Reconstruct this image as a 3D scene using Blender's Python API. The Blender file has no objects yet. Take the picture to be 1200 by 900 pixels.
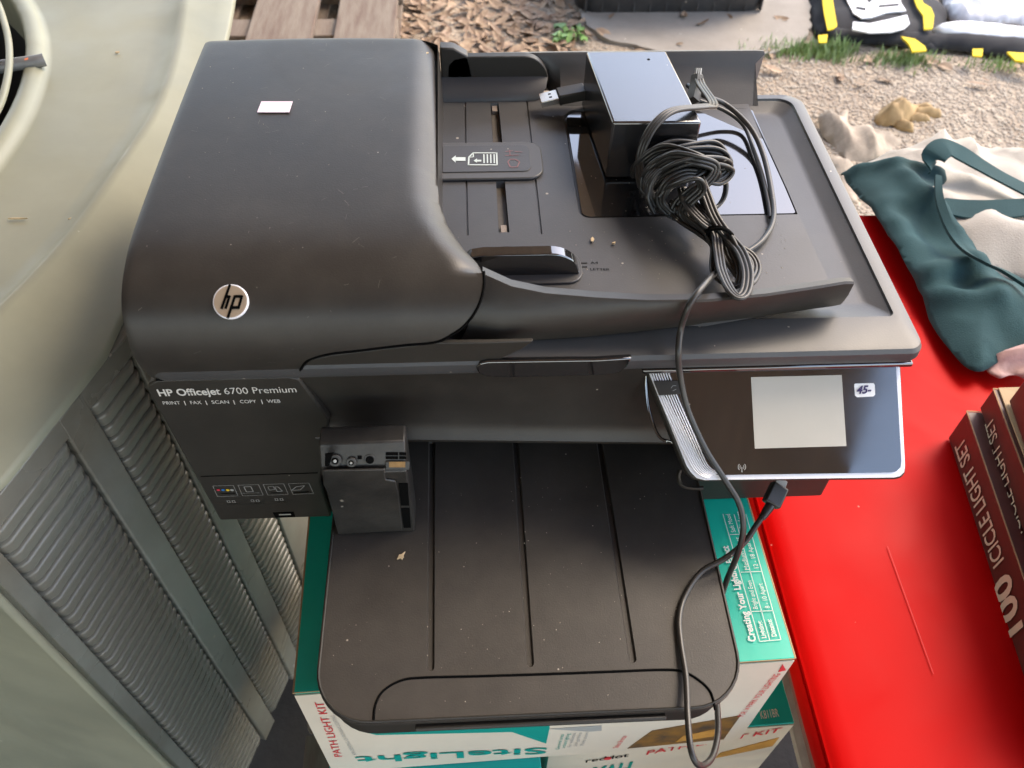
import bpy, bmesh, math, random
from mathutils import Vector, Matrix, noise
from mathutils.geometry import delaunay_2d_cdt
random.seed(7)
S = bpy.context.scene
COL = S.collection
# ------------------------------------------------------------------ camera
F, CX, CY = 983.0, 600.0, 450.0
CAM = Vector((0.19541888, -0.34049807, 0.55727827))
RX = Vector((0.99865078, -0.04902051, 0.01713522))     # camera right in world
RD = Vector((-0.02649074, -0.76471993, -0.64381804))   # camera down
RF = Vector((0.04466393, 0.64249546, -0.76498674))     # camera forward
cam = bpy.data.cameras.new('camera'); co = bpy.data.objects.new('camera', cam); COL.objects.link(co)
M = Matrix((( RX.x, -RD.x, -RF.x, CAM.x), (RX.y, -RD.y, -RF.y, CAM.y), (RX.z, -RD.z, -RF.z, CAM.z), (0, 0, 0, 1)))
co.matrix_world = M
cam.lens = F / 1200 * 36; cam.sensor_width = 36; cam.clip_start = 0.01; cam.clip_end = 200
cam.dof.use_dof = True; cam.dof.focus_distance = 0.60; cam.dof.aperture_fstop = 13.0
S.camera = co
# ------------------------------------------------------------------ light
SUN_EL, SUN_AZ = math.radians(48), math.radians(56)      # azimuth from +Y towards +X
w = bpy.data.worlds.new('World'); S.world = w; w.use_nodes = True
nt = w.node_tree; bg = nt.nodes['Background']
sky = nt.nodes.new('ShaderNodeTexSky'); sky.sky_type = 'NISHITA'; sky.sun_disc = False
sky.sun_elevation = SUN_EL; sky.sun_rotation = SUN_AZ; sky.air_density = 1.0; sky.dust_density = 1.0; sky.ozone_density = 1.0
wb = nt.nodes.new('ShaderNodeVectorMath'); wb.operation = 'MULTIPLY'; wb.inputs[1].default_value = (1.19, 1.01, 0.86)   # hazy warm sky, camera white balance
nt.links.new(sky.outputs[0], wb.inputs[0]); nt.links.new(wb.outputs[0], bg.inputs[0]); bg.inputs[1].default_value = 0.15
sl = bpy.data.lights.new('sun', 'SUN'); so = bpy.data.objects.new('sun', sl); COL.objects.link(so)
sl.energy = 0.6; sl.angle = math.radians(24); sl.color = (1.0, 0.88, 0.68)
d = Vector((math.sin(SUN_AZ) * math.cos(SUN_EL), math.cos(SUN_AZ) * math.cos(SUN_EL), math.sin(SUN_EL)))
so.rotation_euler = d.to_track_quat('Z', 'Y').to_euler(); so.location = d * 5
S.view_settings.view_transform = 'Standard'; S.view_settings.look = 'None'
S.view_settings.exposure = 2.4; S.view_settings.gamma = 1.0
S.render.engine = 'CYCLES'
# ------------------------------------------------------------------ picking helpers
def ray(p):
    return (RX * (p[0] - CX) + RD * (p[1] - CY) + RF * F)
def P(px, py, z):
    r = ray((px, py)); return CAM + r * ((z - CAM.z) / r.z)
def PY(px, py, y):
    r = ray((px, py)); return CAM + r * ((y - CAM.y) / r.y)
def PN(px, py, o, n):
    r = ray((px, py)); return CAM + r * ((o - CAM).dot(n) / r.dot(n))
# ------------------------------------------------------------------ materials
def mat(name, col, rough=0.5, metal=0.0, var=0.0, vscale=8, bump=0.0, bscale=300, dust=0.0, dscale=160, dcol=(0.45, 0.4, 0.33),
        smudge=0.0, coat=0.0, spec=0.5, col2=None, stretch=(1, 1, 1), trans=0.0, alpha=1.0, ior=1.5, film=.05):
    m = bpy.data.materials.new(name); m.use_nodes = True; t = m.node_tree; N = t.nodes; L = t.links
    b = N['Principled BSDF']; b.inputs['Roughness'].default_value = rough; b.inputs['Metallic'].default_value = metal
    b.inputs['Specular IOR Level'].default_value = spec; b.inputs['Coat Weight'].default_value = coat; b.inputs['IOR'].default_value = ior
    b.inputs['Transmission Weight'].default_value = trans; b.inputs['Alpha'].default_value = alpha
    tc = N.new('ShaderNodeTexCoord'); mp = N.new('ShaderNodeMapping'); mp.inputs['Scale'].default_value = stretch
    L.new(tc.outputs['Object'], mp.inputs[0])
    c = None
    if var > 0:
        n = N.new('ShaderNodeTexNoise'); n.inputs['Scale'].default_value = vscale; n.inputs['Detail'].default_value = 8; n.inputs['Roughness'].default_value = 0.6
        L.new(mp.outputs[0], n.inputs[0])
        r = N.new('ShaderNodeValToRGB'); L.new(n.outputs[0], r.inputs[0])
        c2 = col2 or tuple(max(0, x * (1 - var)) for x in col)
        r.color_ramp.elements[0].position = 0.3; r.color_ramp.elements[1].position = 0.7
        r.color_ramp.elements[0].color = (*c2, 1); r.color_ramp.elements[1].color = (*col, 1)
        c = r.outputs[0]
    if dust > 0:
        v = N.new('ShaderNodeTexVoronoi'); v.inputs['Scale'].default_value = dscale; L.new(tc.outputs['Object'], v.inputs[0])
        n2 = N.new('ShaderNodeTexNoise'); n2.inputs['Scale'].default_value = 900; L.new(tc.outputs['Object'], n2.inputs[0])
        sp = N.new('ShaderNodeSeparateColor'); L.new(v.outputs['Color'], sp.inputs[0])
        # dot radius varies per cell; most cells stay empty
        pw = N.new('ShaderNodeMapRange'); pw.inputs[1].default_value = 1.0 - 0.13 * dust; pw.inputs[2].default_value = 1.0; pw.inputs[3].default_value = 0.0; pw.inputs[4].default_value = 0.22; L.new(sp.outputs[0], pw.inputs[0])
        dn = N.new('ShaderNodeMath'); dn.operation = 'MULTIPLY_ADD'; L.new(n2.outputs[0], dn.inputs[0]); dn.inputs[1].default_value = 0.12; L.new(v.outputs['Distance'], dn.inputs[2])
        sb = N.new('ShaderNodeMath'); sb.operation = 'SUBTRACT'; L.new(pw.outputs[0], sb.inputs[0]); L.new(dn.outputs[0], sb.inputs[1])
        rr = N.new('ShaderNodeMapRange'); rr.inputs[1].default_value = -0.03; rr.inputs[2].default_value = 0.02; rr.inputs[4].default_value = 0.75; L.new(sb.outputs[0], rr.inputs[0])
        # fine dust film, low contrast and patchy
        n3 = N.new('ShaderNodeTexNoise'); n3.inputs['Scale'].default_value = 13; n3.inputs['Detail'].default_value = 9; n3.inputs['Roughness'].default_value = 0.7
        L.new(tc.outputs['Object'], n3.inputs[0])
        r3 = N.new('ShaderNodeMapRange'); r3.inputs[1].default_value = 0.42; r3.inputs[2].default_value = 0.75; r3.inputs[4].default_value = dust * film; L.new(n3.outputs[0], r3.inputs[0])
        mx0 = N.new('ShaderNodeMath'); mx0.operation = 'MAXIMUM'; L.new(rr.outputs[0], mx0.inputs[0]); L.new(r3.outputs[0], mx0.inputs[1])
        mx = N.new('ShaderNodeMix'); mx.data_type = 'RGBA'; L.new(mx0.outputs[0], mx.inputs[0])
        if c: L.new(c, mx.inputs[6])
        else: mx.inputs[6].default_value = (*col, 1)
        mx.inputs[7].default_value = (*dcol, 1); c = mx.outputs[2]
    if c: L.new(c, b.inputs['Base Color'])
    else: b.inputs['Base Color'].default_value = (*col, 1)
    if smudge > 0:
        n = N.new('ShaderNodeTexNoise'); n.inputs['Scale'].default_value = 9; n.inputs['Detail'].default_value = 7; n.inputs['Distortion'].default_value = 1.2
        L.new(tc.outputs['Object'], n.inputs[0]); r = N.new('ShaderNodeMapRange'); L.new(n.outputs[0], r.inputs[0])
        r.inputs[1].default_value = 0.3; r.inputs[2].default_value = 0.7; r.inputs[3].default_value = max(0.02, rough - smudge); r.inputs[4].default_value = rough + smudge
        L.new(r.outputs[0], b.inputs['Roughness'])
    if bump > 0:
        n = N.new('ShaderNodeTexNoise'); n.inputs['Scale'].default_value = bscale; n.inputs['Detail'].default_value = 4
        L.new(mp.outputs[0], n.inputs[0]); bp = N.new('ShaderNodeBump'); bp.inputs['Strength'].default_value = bump; bp.inputs['Distance'].default_value = 0.002
        L.new(n.outputs[0], bp.inputs['Height']); L.new(bp.outputs[0], b.inputs['Normal'])
    return m
BLK = mat('satin_black_plastic', (0.025, 0.0215, 0.018), 0.46, var=0.2, bump=0.05, bscale=900, film=.25, dust=0.16, smudge=0.05)
BLKD = mat('matte_black_plastic', (0.020, 0.0175, 0.014), 0.5, bump=0.05, bscale=900, film=.15, dust=0.2, smudge=0.05)
TRAY = mat('dusty_tray_plastic', (0.032, 0.028, 0.024), 0.48, var=0.2, bump=0.06, bscale=900, film=.25, dust=0.2, dscale=260, smudge=0.06)
GREYP = mat('grey_tray_plastic', (0.058, 0.058, 0.060), 0.4, var=0.15, bump=0.05, bscale=900, dust=0.7, smudge=0.05)
GLOSS = mat('glossy_black_plastic', (0.008, 0.008, 0.009), 0.07, dust=0.3, smudge=0.05, film=.08, ior=2.4)
SEAM = mat('dark_gap', (0.002, 0.002, 0.002), 0.9, spec=0.08)
SILVER = mat('silver_trim', (0.82, 0.82, 0.86), 0.28, metal=0.15)
LCDM = mat('lcd_screen', (0.50, 0.48, 0.43), 0.12, var=0.08, vscale=20, smudge=0.03)
WHT = mat('white_print', (0.6, 0.58, 0.54), 0.5)
GRYPR = mat('grey_print', (0.35, 0.35, 0.33), 0.5)
CABLE = mat('cable_rubber', (0.022, 0.021, 0.020), 0.38, bump=0.04, bscale=600, dust=0.7)
ADAPT = mat('adapter_plastic', (0.012, 0.012, 0.013), 0.22, bump=0.05, bscale=700, dust=0.4, smudge=0.05, ior=2.3)
GOLD = mat('gold_contacts', (0.28, 0.16, 0.06), 0.5, metal=0.5, var=0.3, vscale=300)
STEEL = mat('steel_plug', (0.78, 0.74, 0.66), 0.22, metal=0.9)
CART = mat('dirty_cartridge_plastic', (0.017, 0.016, 0.015), 0.42, var=0.4, vscale=60, bump=0.1, bscale=400, dust=2.6, dscale=120, film=.05, dcol=(0.25, 0.22, 0.18), smudge=0.1)
UNIT = mat('green_grey_enamel', (0.325, 0.318, 0.230), 0.46, var=0.55, vscale=5, col2=(0.235, 0.238, 0.178), spec=0.3, bump=0.05, bscale=60, dust=0.3, dscale=60, dcol=(0.6, 0.56, 0.46), smudge=0.12)
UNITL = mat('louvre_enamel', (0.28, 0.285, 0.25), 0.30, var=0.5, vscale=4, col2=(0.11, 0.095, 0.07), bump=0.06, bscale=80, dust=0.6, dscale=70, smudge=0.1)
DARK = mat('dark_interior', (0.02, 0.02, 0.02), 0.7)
TEAL = mat('teal_card', (0.0, 0.42, 0.30), 0.42, var=0.12, vscale=30, bump=0.1, bscale=60, dust=0.3, dcol=(0.5, 0.6, 0.55))
TEALB = mat('bright_teal_card', (0.0, 0.40, 0.36), 0.4, var=0.1, vscale=30, bump=0.1, bscale=60)
CREAM = mat('cream_card', (0.70, 0.62, 0.50), 0.55, var=0.12, vscale=14, bump=0.08, bscale=60)
KRAFT = mat('raw_card_edge', (0.42, 0.26, 0.13), 0.85, var=0.3, vscale=60)
REDI = mat('red_ink', (0.65, 0.04, 0.05), 0.5)
TEALI = mat('teal_ink', (0.0, 0.28, 0.23), 0.5)
PHOTO = mat('photo_print', (0.05, 0.045, 0.04), 0.35, var=1.0, vscale=55, col2=(0.35, 0.17, 0.03))
ORANGE = mat('orange_print', (0.65, 0.33, 0.07), 0.5, var=0.4, vscale=60)
RED = mat('red_plastic', (0.50, 0.0012, 0.001), 0.46, spec=0.07, var=0.2, vscale=3, bump=0.03, bscale=12, dust=0.12, dcol=(0.75, 0.25, 0.2), smudge=0.08)
REDD = mat('dusty_red_edge', (0.30, 0.11, 0.09), 0.6, var=0.5, vscale=30, col2=(0.14, 0.07, 0.05), bump=0.2, bscale=90)
CONC = mat('concrete_edge', (0.42, 0.38, 0.32), 0.85, var=0.4, vscale=25, bump=0.3, bscale=90)
TCLOTH = mat('teal_fabric', (0.026, 0.070, 0.076), 0.85, spec=.25, var=0.35, vscale=7, bump=0.25, bscale=700)
CCLOTH = mat('cream_canvas', (0.44, 0.40, 0.345), 0.8, var=0.2, vscale=9, bump=0.3, bscale=500)
RAG = mat('soiled_rag', (0.46, 0.38, 0.29), 0.9, var=0.5, vscale=20, bump=0.5, bscale=160)
GLOVE = mat('leather_glove', (0.46, 0.31, 0.14), 0.75, var=0.5, vscale=18, bump=0.4, bscale=120)
BOXR = mat('maroon_card', (0.055, 0.017, 0.014), 0.45, var=0.5, vscale=25, col2=(0.10, 0.022, 0.018), bump=0.1, bscale=80, dust=0.4)
BEIGE = mat('beige_print', (0.50, 0.43, 0.33), 0.55)
CARDB = mat('cardboard_flap', (0.50, 0.36, 0.21), 0.8, var=0.2, vscale=20)
WOOD = mat('weathered_pallet_wood', (0.22, 0.18, 0.135), 0.85, var=0.6, vscale=10, col2=(0.13, 0.085, 0.06), bump=0.5, bscale=60, stretch=(6, 0.7, 6))
BLKT = mat('black_tub_plastic', (0.035, 0.036, 0.04), 0.5, var=0.5, vscale=12, bump=0.2, bscale=60, dust=1.2, dscale=60)
FBLK = mat('black_textile', (0.02, 0.02, 0.023), 0.85, bump=0.3, bscale=400, var=0.2)
FYEL = mat('yellow_textile', (0.80, 0.58, 0.01), 0.8, bump=0.3, bscale=400, var=0.12)
FWHT = mat('white_textile', (0.85, 0.85, 0.85), 0.8, bump=0.3, bscale=400, var=0.08)
FILM = mat('plastic_film', (0.72, 0.72, 0.74), 0.2, var=0.35, vscale=6, col2=(0.42, 0.41, 0.42), bump=0.4, bscale=25)
GRASS = mat('grass_blades', (0.36, 0.50, 0.20), 0.6, var=0.5, vscale=14)
WEED = mat('weed_leaves', (0.20, 0.36, 0.10), 0.5, var=0.4, vscale=20)
LEAF = mat('dead_leaves', (0.46, 0.33, 0.21), 0.75, var=0.8, vscale=30, col2=(0.22, 0.14, 0.09))
PEB = mat('pebbles', (0.42, 0.36, 0.28), 0.85, var=0.6, vscale=30, col2=(0.26, 0.21, 0.16))
CHIP = mat('wood_chip', (0.62, 0.47, 0.28), 0.8, var=0.3, vscale=200)
PINK = mat('pink_sticker', (0.85, 0.66, 0.76), 0.5)
INK = mat('pen_ink', (0.03, 0.015, 0.10), 0.5)
ROOF = mat('tan_boards', (0.40, 0.32, 0.24), 0.8, var=0.3, vscale=3, stretch=(8, .5, 1))
DOTR = mat('magenta_dot', (0.5, 0.03, 0.06), .5); DOTB = mat('cyan_dot', (0.02, 0.16, 0.45), .5); DOTY = mat('yellow_dot', (0.75, 0.5, 0.03), .5)
# ------------------------------------------------------------------ mesh helpers
def link(name, me, m, parent=None, smooth=35):
    o = bpy.data.objects.new(name, me); COL.objects.link(o)
    if m: me.materials.append(m)
    if smooth:
        me.shade_smooth(); me.set_sharp_from_angle(angle=math.radians(smooth))
    if parent: o.parent = parent
    return o
def pyd(name, vs, fs, m, parent=None, smooth=35, fix=True):
    me = bpy.data.meshes.new(name); me.from_pydata([tuple(v) for v in vs], [], fs)
    if fix:
        b = bmesh.new(); b.from_mesh(me); bmesh.ops.recalc_face_normals(b, faces=b.faces); b.to_mesh(me); b.free()
    me.update(); return link(name, me, m, parent, smooth)
def bev(o, wd=0.001, seg=2, ang=30):
    md = o.modifiers.new('bevel', 'BEVEL'); md.width = wd; md.segments = seg; md.limit_method = 'ANGLE'; md.angle_limit = math.radians(ang); md.harden_normals = False
    return o
def thing(name, label, cat, loc=(0, 0, 0), group=None, rz=0):
    o = bpy.data.objects.new(name, None); COL.objects.link(o); o.location = loc; o.rotation_euler.z = rz; o.empty_display_size = 0.02
    return tag(o, label, cat, group)
def tag(o, label, cat=None, group=None):
    o['label'] = label
    if cat: o['category'] = cat
    if group: o['group'] = group
    return o
def kind(o, k): o['kind'] = k; return o
def keep(o):   # parent offset so that children given in world coordinates stay there
    return o.matrix_world.inverted()
def setparent(ch, par):
    ch.parent = par; ch.matrix_parent_inverse = Matrix.LocRotScale(par.location, par.rotation_euler, par.scale).inverted(); return ch
def box(name, a, b, m, parent=None, bw=0.001, seg=2):
    x0, y0, z0 = a; x1, y1, z1 = b
    vs = [(x, y, z) for x in (x0, x1) for y in (y0, y1) for z in (z0, z1)]
    fs = [(0, 1, 3, 2), (4, 6, 7, 5), (0, 4, 5, 1), (2, 3, 7, 6), (0, 2, 6, 4), (1, 5, 7, 3)]
    o = pyd(name, vs, fs, m, None)
    if parent: setparent(o, parent)
    if bw: bev(o, bw, seg)
    return o
def prism(name, pts, off, m, parent=None, bw=0.0, seg=2, smooth=35):
    """closed 3D polygon pts swept by vector off"""
    off = Vector(off); n = len(pts); vs = [Vector(p) for p in pts] + [Vector(p) + off for p in pts]
    fs = [tuple(range(n)), tuple(range(2 * n - 1, n - 1, -1))] + [(i, (i + 1) % n, n + (i + 1) % n, n + i) for i in range(n)]
    o = pyd(name, vs, fs, m, None, smooth)
    if parent: setparent(o, parent)
    if bw: bev(o, bw, seg)
    return o
def cr(pts, n=8, closed=False):
    pts = [Vector(p) for p in pts]; out = []; L = len(pts)
    rng = range(L) if closed else range(L - 1)
    for i in rng:
        if closed: a, b, c, d = pts[(i - 1) % L], pts[i], pts[(i + 1) % L], pts[(i + 2) % L]
        else: a, b, c, d = pts[max(i - 1, 0)], pts[i], pts[i + 1], pts[min(i + 2, L - 1)]
        for k in range(n):
            t = k / n
            out.append(0.5 * ((2 * b) + (c - a) * t + (2 * a - 5 * b + 4 * c - d) * t * t + (3 * b - a - 3 * c + d) * t ** 3))
    if not closed: out.append(pts[-1])
    return out
def tube_data(path, r, sides=8, strands=1, sep=0.0, cap=True, up0=Vector((0, 0, 1))):
    vs, fs = [], []; n = len(path)
    tans = [(path[min(i + 1, n - 1)] - path[max(i - 1, 0)]).normalized() for i in range(n)]
    u = (up0 - tans[0] * up0.dot(tans[0]))
    if u.length < 1e-4: u = Vector((1, 0, 0)) - tans[0] * tans[0].x
    u.normalize(); fr = []
    for i in range(n):
        u = (u - tans[i] * u.dot(tans[i])).normalized(); fr.append((u.copy(), tans[i].cross(u)))
    for s in range(strands):
        o = (s - (strands - 1) / 2) * sep; base = len(vs)
        for i in range(n):
            rr = r[i] if isinstance(r, (list, tuple)) else r
            U, V = fr[i]; c = path[i] + V * o
            for k in range(sides):
                a = 2 * math.pi * k / sides; vs.append(c + U * (rr * math.cos(a)) + V * (rr * math.sin(a)))
        for i in range(n - 1):
            for k in range(sides):
                k2 = (k + 1) % sides; fs.append((base + i * sides + k, base + i * sides + k2, base + (i + 1) * sides + k2, base + (i + 1) * sides + k))
        if cap:
            fs.append(tuple(base + k for k in range(sides))); fs.append(tuple(base + (n - 1) * sides + k for k in range(sides)))
    return vs, fs
def tube(name, path, r, m, parent=None, sides=8, strands=1, sep=0.0, up0=Vector((0, 0, 1))):
    vs, fs = tube_data(path, r, sides, strands, sep, up0=up0)
    o = pyd(name, vs, fs, m, None, 60)
    if parent: setparent(o, parent)
    return o
def rrect(x0, y0, x1, y1, r, n=6):
    rs = r if isinstance(r, (list, tuple)) else [r] * 4; out = []   # corners: LL, LR, UR, UL
    for (cx_, cy_, a0, rr) in ((x0, y0, 180, rs[0]), (x1, y0, 270, rs[1]), (x1, y1, 0, rs[2]), (x0, y1, 90, rs[3])):
        sx = cx_ + (rr if cx_ == x0 else -rr); sy = cy_ + (rr if cy_ == y0 else -rr)
        for k in range(n + 1):
            a = math.radians(a0 + 90 * k / n); out.append(Vector((sx + rr * math.cos(a), sy + rr * math.sin(a))))
    return out
def capsule(x0, y0, x1, y1, r, n=5):
    d = Vector((x1 - x0, y1 - y0)); a = math.atan2(d.y, d.x); out = []
    for (c, s) in (((x1, y1), -90), ((x0, y0), 90)):
        for k in range(n + 1):
            t = a + math.radians(s + 180 * k / n); out.append(Vector((c[0] + r * math.cos(t), c[1] + r * math.sin(t))))
    return out
def inside(p, poly):
    c = False; n = len(poly)
    for i in range(n):
        a, b = poly[i], poly[i - 1]
        if (a[1] > p[1]) != (b[1] > p[1]) and p[0] < (b[0] - a[0]) * (p[1] - a[1]) / (b[1] - a[1]) + a[0]: c = not c
    return c
def relief(name, outline, loops, zf, th, m, parent=None, extra=(), smooth=35):
    """top sheet bounded by outline with recessed / raised loops [(pts, dz)], walls down by th. zf(x,y)->z"""
    vs, ed, dz = [], [], []
    for pts, h in [(outline, 0.0)] + list(loops):
        b = len(vs)
        for i, p in enumerate(pts): vs.append(Vector((p[0], p[1]))); dz.append(h); ed.append((b + i, b + (i + 1) % len(pts)))
    for p in extra: vs.append(Vector((p[0], p[1]))); dz.append(0.0)
    V, E_, Fc, ov, oe, of = delaunay_2d_cdt(vs, ed, [], 0, 1e-6)
    def h(i): return dz[ov[i][0]] if ov[i] else 0.0
    v3 = [(v.x, v.y, zf(v.x, v.y) + h(i)) for i, v in enumerate(V)]
    fs = []
    for f in Fc:
        c = sum((V[i] for i in f), Vector((0, 0))) / len(f)
        if inside(c, outline): fs.append(tuple(f))
    n0 = len(v3); k = len(outline); idx = {}
    for i, o in enumerate(ov):
        for q in o:
            if q < k: idx[q] = i
    ring = [idx[i] for i in range(k)]
    v3 += [(v3[i][0], v3[i][1], v3[i][2] - th) for i in ring]
    for i in range(k): fs.append((ring[i], ring[(i + 1) % k], n0 + (i + 1) % k, n0 + i))
    fs.append(tuple(n0 + i for i in range(k)))
    o = pyd(name, v3, fs, m, None, smooth)
    if parent: setparent(o, parent)
    return o
def rings(name, rl, m, parent=None, cap0=True, cap1=True, smooth=35):
    n = len(rl[0]); vs = [v for r in rl for v in r]; fs = []
    for j in range(len(rl) - 1):
        for i in range(n): fs.append((j * n + i, j * n + (i + 1) % n, (j + 1) * n + (i + 1) % n, (j + 1) * n + i))
    if cap0: fs.append(tuple(range(n)))
    if cap1: fs.append(tuple((len(rl) - 1) * n + i for i in range(n)))
    o = pyd(name, vs, fs, m, None, smooth)
    if parent: setparent(o, parent)
    return o
# lettering ---------------------------------------------------------
def text(name, s, a, b, up, m, parent, bold=0.0, th=0.0003, shear=0.0, spacing=1.0, hfix=None):
    """text whose left baseline end is a, right end b, cap height given by vector up"""
    cu = bpy.data.curves.new(name, 'FONT'); cu.body = s; cu.size = 1; cu.offset = bold; cu.shear = shear; cu.space_character = spacing
    cu.resolution_u = 3; cu.extrude = 0.0
    tmp = bpy.data.objects.new('tmp', cu); COL.objects.link(tmp)
    dg = bpy.context.evaluated_depsgraph_get(); me = bpy.data.meshes.new_from_object(tmp.evaluated_get(dg))
    bpy.data.objects.remove(tmp)
    xs = [v.co.x for v in me.vertices]; x0, x1 = min(xs), max(xs); cap = hfix or 0.72
    a, b, up = Vector(a), Vector(b), Vector(up); u = (b - a) / (x1 - x0); v = up / cap; n = u.cross(v).normalized() * th
    bm = bmesh.new(); bm.from_mesh(me)
    for q in bm.verts: q.co = a + u * (q.co.x - x0) + v * q.co.y + n
    me2 = bpy.data.meshes.new(name); bm.to_mesh(me2); bm.free()
    o = link(name, me2, m, None, 0)
    if parent: setparent(o, parent)
    return o
def flat(name, pts, n, m, parent, th=0.0004):
    """thin print/sticker polygon, pts 3D, lifted along n"""
    n = Vector(n).normalized(); return prism(name, [Vector(p) + n * 0.0001 for p in pts], n * th, m, parent, smooth=0)
def line(name, a, b, wdt, n, m, parent, th=0.0003):
    a, b, n = Vector(a), Vector(b), Vector(n).normalized(); s = (b - a).cross(n).normalized() * wdt / 2
    return flat(name, [a - s, b - s, b + s, a + s], n, m, parent, th)
def joined(name, quads, n, m, parent, th=0.0003):
    """several little polygons joined as one print"""
    n = Vector(n).normalized(); vs, fs = [], []
    for q in quads:
        b = len(vs); vs += [Vector(p) + n * th for p in q]; fs.append(tuple(range(b, b + len(q))))
    o = pyd(name, vs, fs, m, None, 0, fix=False)
    if parent: setparent(o, parent)
    return o
def seg(a, b, wdt, n):
    a, b = Vector(a), Vector(b); s = (b - a).cross(Vector(n)).normalized() * wdt / 2; return [a - s, b - s, b + s, a + s]
def ngon(c, u, v, r, k=20): return [Vector(c) + Vector(u) * r * math.cos(2 * math.pi * i / k) + Vector(v) * r * math.sin(2 * math.pi * i / k) for i in range(k)]
ZG = -0.62
UP = Vector((0, 0, 1))
# ================================================================== GROUND
def gz(x, y):
    return ZG + 0.010 * noise.noise((x * 3, y * 3, 0)) + 0.005 * noise.noise((x * 14, y * 14, 3))
def make_ground():
    vs, fs = [], []; xs = []; 
    def axis(lo, hi, dense_lo, dense_hi, st):
        out = []; v = dense_lo
        while v < dense_hi: out.append(v); v += st
        out.append(dense_hi); k = st
        v = dense_lo
        while v > lo: k *= 1.25; v -= k; out.insert(0, v)
        k = st; v = dense_hi
        while v < hi: k *= 1.25; v += k; out.append(v)
        return out
    X = axis(-60, 60, -0.6, 2.2, 0.015); Y = axis(-60, 80, -0.4, 2.3, 0.015)
    for y in Y:
        for x in X:
            vs.append((x, y, gz(x, y) if -1 < x < 3 and -1 < y < 3 else ZG))
    nx = len(X)
    for j in range(len(Y) - 1):
        for i in range(nx - 1): fs.append((j * nx + i, j * nx + i + 1, (j + 1) * nx + i + 1, (j + 1) * nx + i))
    m = bpy.data.materials.new('gravel_and_dirt'); m.use_nodes = True; t = m.node_tree; N = t.nodes; L = t.links; b = N['Principled BSDF']
    tc = N.new('ShaderNodeTexCoord')
    n1 = N.new('ShaderNodeTexNoise'); n1.inputs['Scale'].default_value = 2.2; n1.inputs['Detail'].default_value = 6; L.new(tc.outputs['Object'], n1.inputs[0])
    r1 = N.new('ShaderNodeValToRGB'); L.new(n1.outputs[0], r1.inputs[0])
    e = r1.color_ramp.elements; e[0].position = 0.35; e[0].color = (0.30, 0.235, 0.17, 1); e[1].position = 0.62; e[1].color = (0.42, 0.36, 0.285, 1)
    v = N.new('ShaderNodeTexVoronoi'); v.inputs['Scale'].default_value = 75; L.new(tc.outputs['Object'], v.inputs[0])
    r2 = N.new('ShaderNodeValToRGB'); L.new(v.outputs['Color'], r2.inputs[0]); r2.color_ramp.elements[0].color = (0.55, 0.5, 0.44, 1); r2.color_ramp.elements[1].color = (1.25, 1.2, 1.1, 1)
    n3 = N.new('ShaderNodeTexNoise'); n3.inputs['Scale'].default_value = 130; n3.inputs['Detail'].default_value = 5; L.new(tc.outputs['Object'], n3.inputs[0])
    r3 = N.new('ShaderNodeMapRange'); r3.inputs[1].default_value = 0.3; r3.inputs[2].default_value = 0.7; r3.inputs[3].default_value = 0.75; r3.inputs[4].default_value = 1.2; L.new(n3.outputs[0], r3.inputs[0])
    a = N.new('ShaderNodeMix'); a.data_type = 'RGBA'; a.blend_type = 'MULTIPLY'; a.inputs[0].default_value = 0.6; L.new(r1.outputs[0], a.inputs[6]); L.new(r2.outputs[0], a.inputs[7])
    c = N.new('ShaderNodeVectorMath'); c.operation = 'SCALE'; L.new(a.outputs[2], c.inputs[0]); L.new(r3.outputs[0], c.inputs['Scale'])
    L.new(c.outputs[0], b.inputs['Base Color']); b.inputs['Roughness'].default_value = 0.9
    bp = N.new('ShaderNodeBump'); bp.inputs['Strength'].default_value = 0.6; bp.inputs['Distance'].default_value = 0.006; L.new(v.outputs['Distance'], bp.inputs['Height']); L.new(bp.outputs[0], b.inputs['Normal'])
    kind(pyd('ground', vs, fs, m, None, 180, fix=False), 'structure')
make_ground()
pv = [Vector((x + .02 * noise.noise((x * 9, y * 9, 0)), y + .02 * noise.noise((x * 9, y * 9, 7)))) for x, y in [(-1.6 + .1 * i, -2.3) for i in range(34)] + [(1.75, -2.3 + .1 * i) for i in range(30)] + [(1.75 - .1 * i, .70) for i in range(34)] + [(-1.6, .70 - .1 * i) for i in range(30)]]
GSHADE = mat('painted_ground_shade', (0.075, 0.066, 0.058), .9, var=.5, vscale=9, bump=.5, bscale=120, dust=.8, dscale=45, dcol=(.3, .26, .2))  # dark colour paints in the shade on the ground round the boxes
# porch roof overhead: seen only in the reflections and in the shade it gives
RZ = 1.75
prf = [(-5, -5, RZ), (1.55, -5, RZ), (1.35, -1, RZ), (0.90, 1.6, RZ), (0.62, 2.4, RZ), (-0.3, 2.75, RZ), (-5, 3.2, RZ)]
kind(prism('porch_roof', prf, (0, 0, 0.12), ROOF), 'structure')
LBLOCK = mat('light_block_dark', (0.16, 0.13, 0.10), 0.8, var=0.3, vscale=4)
kind(box('light_block_wall', (-3.15, -2.59, ZG - .1), (-3.0, 2.4, RZ), LBLOCK, None, 0), 'structure')  # unseen wall added to block horizon light from the left
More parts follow.
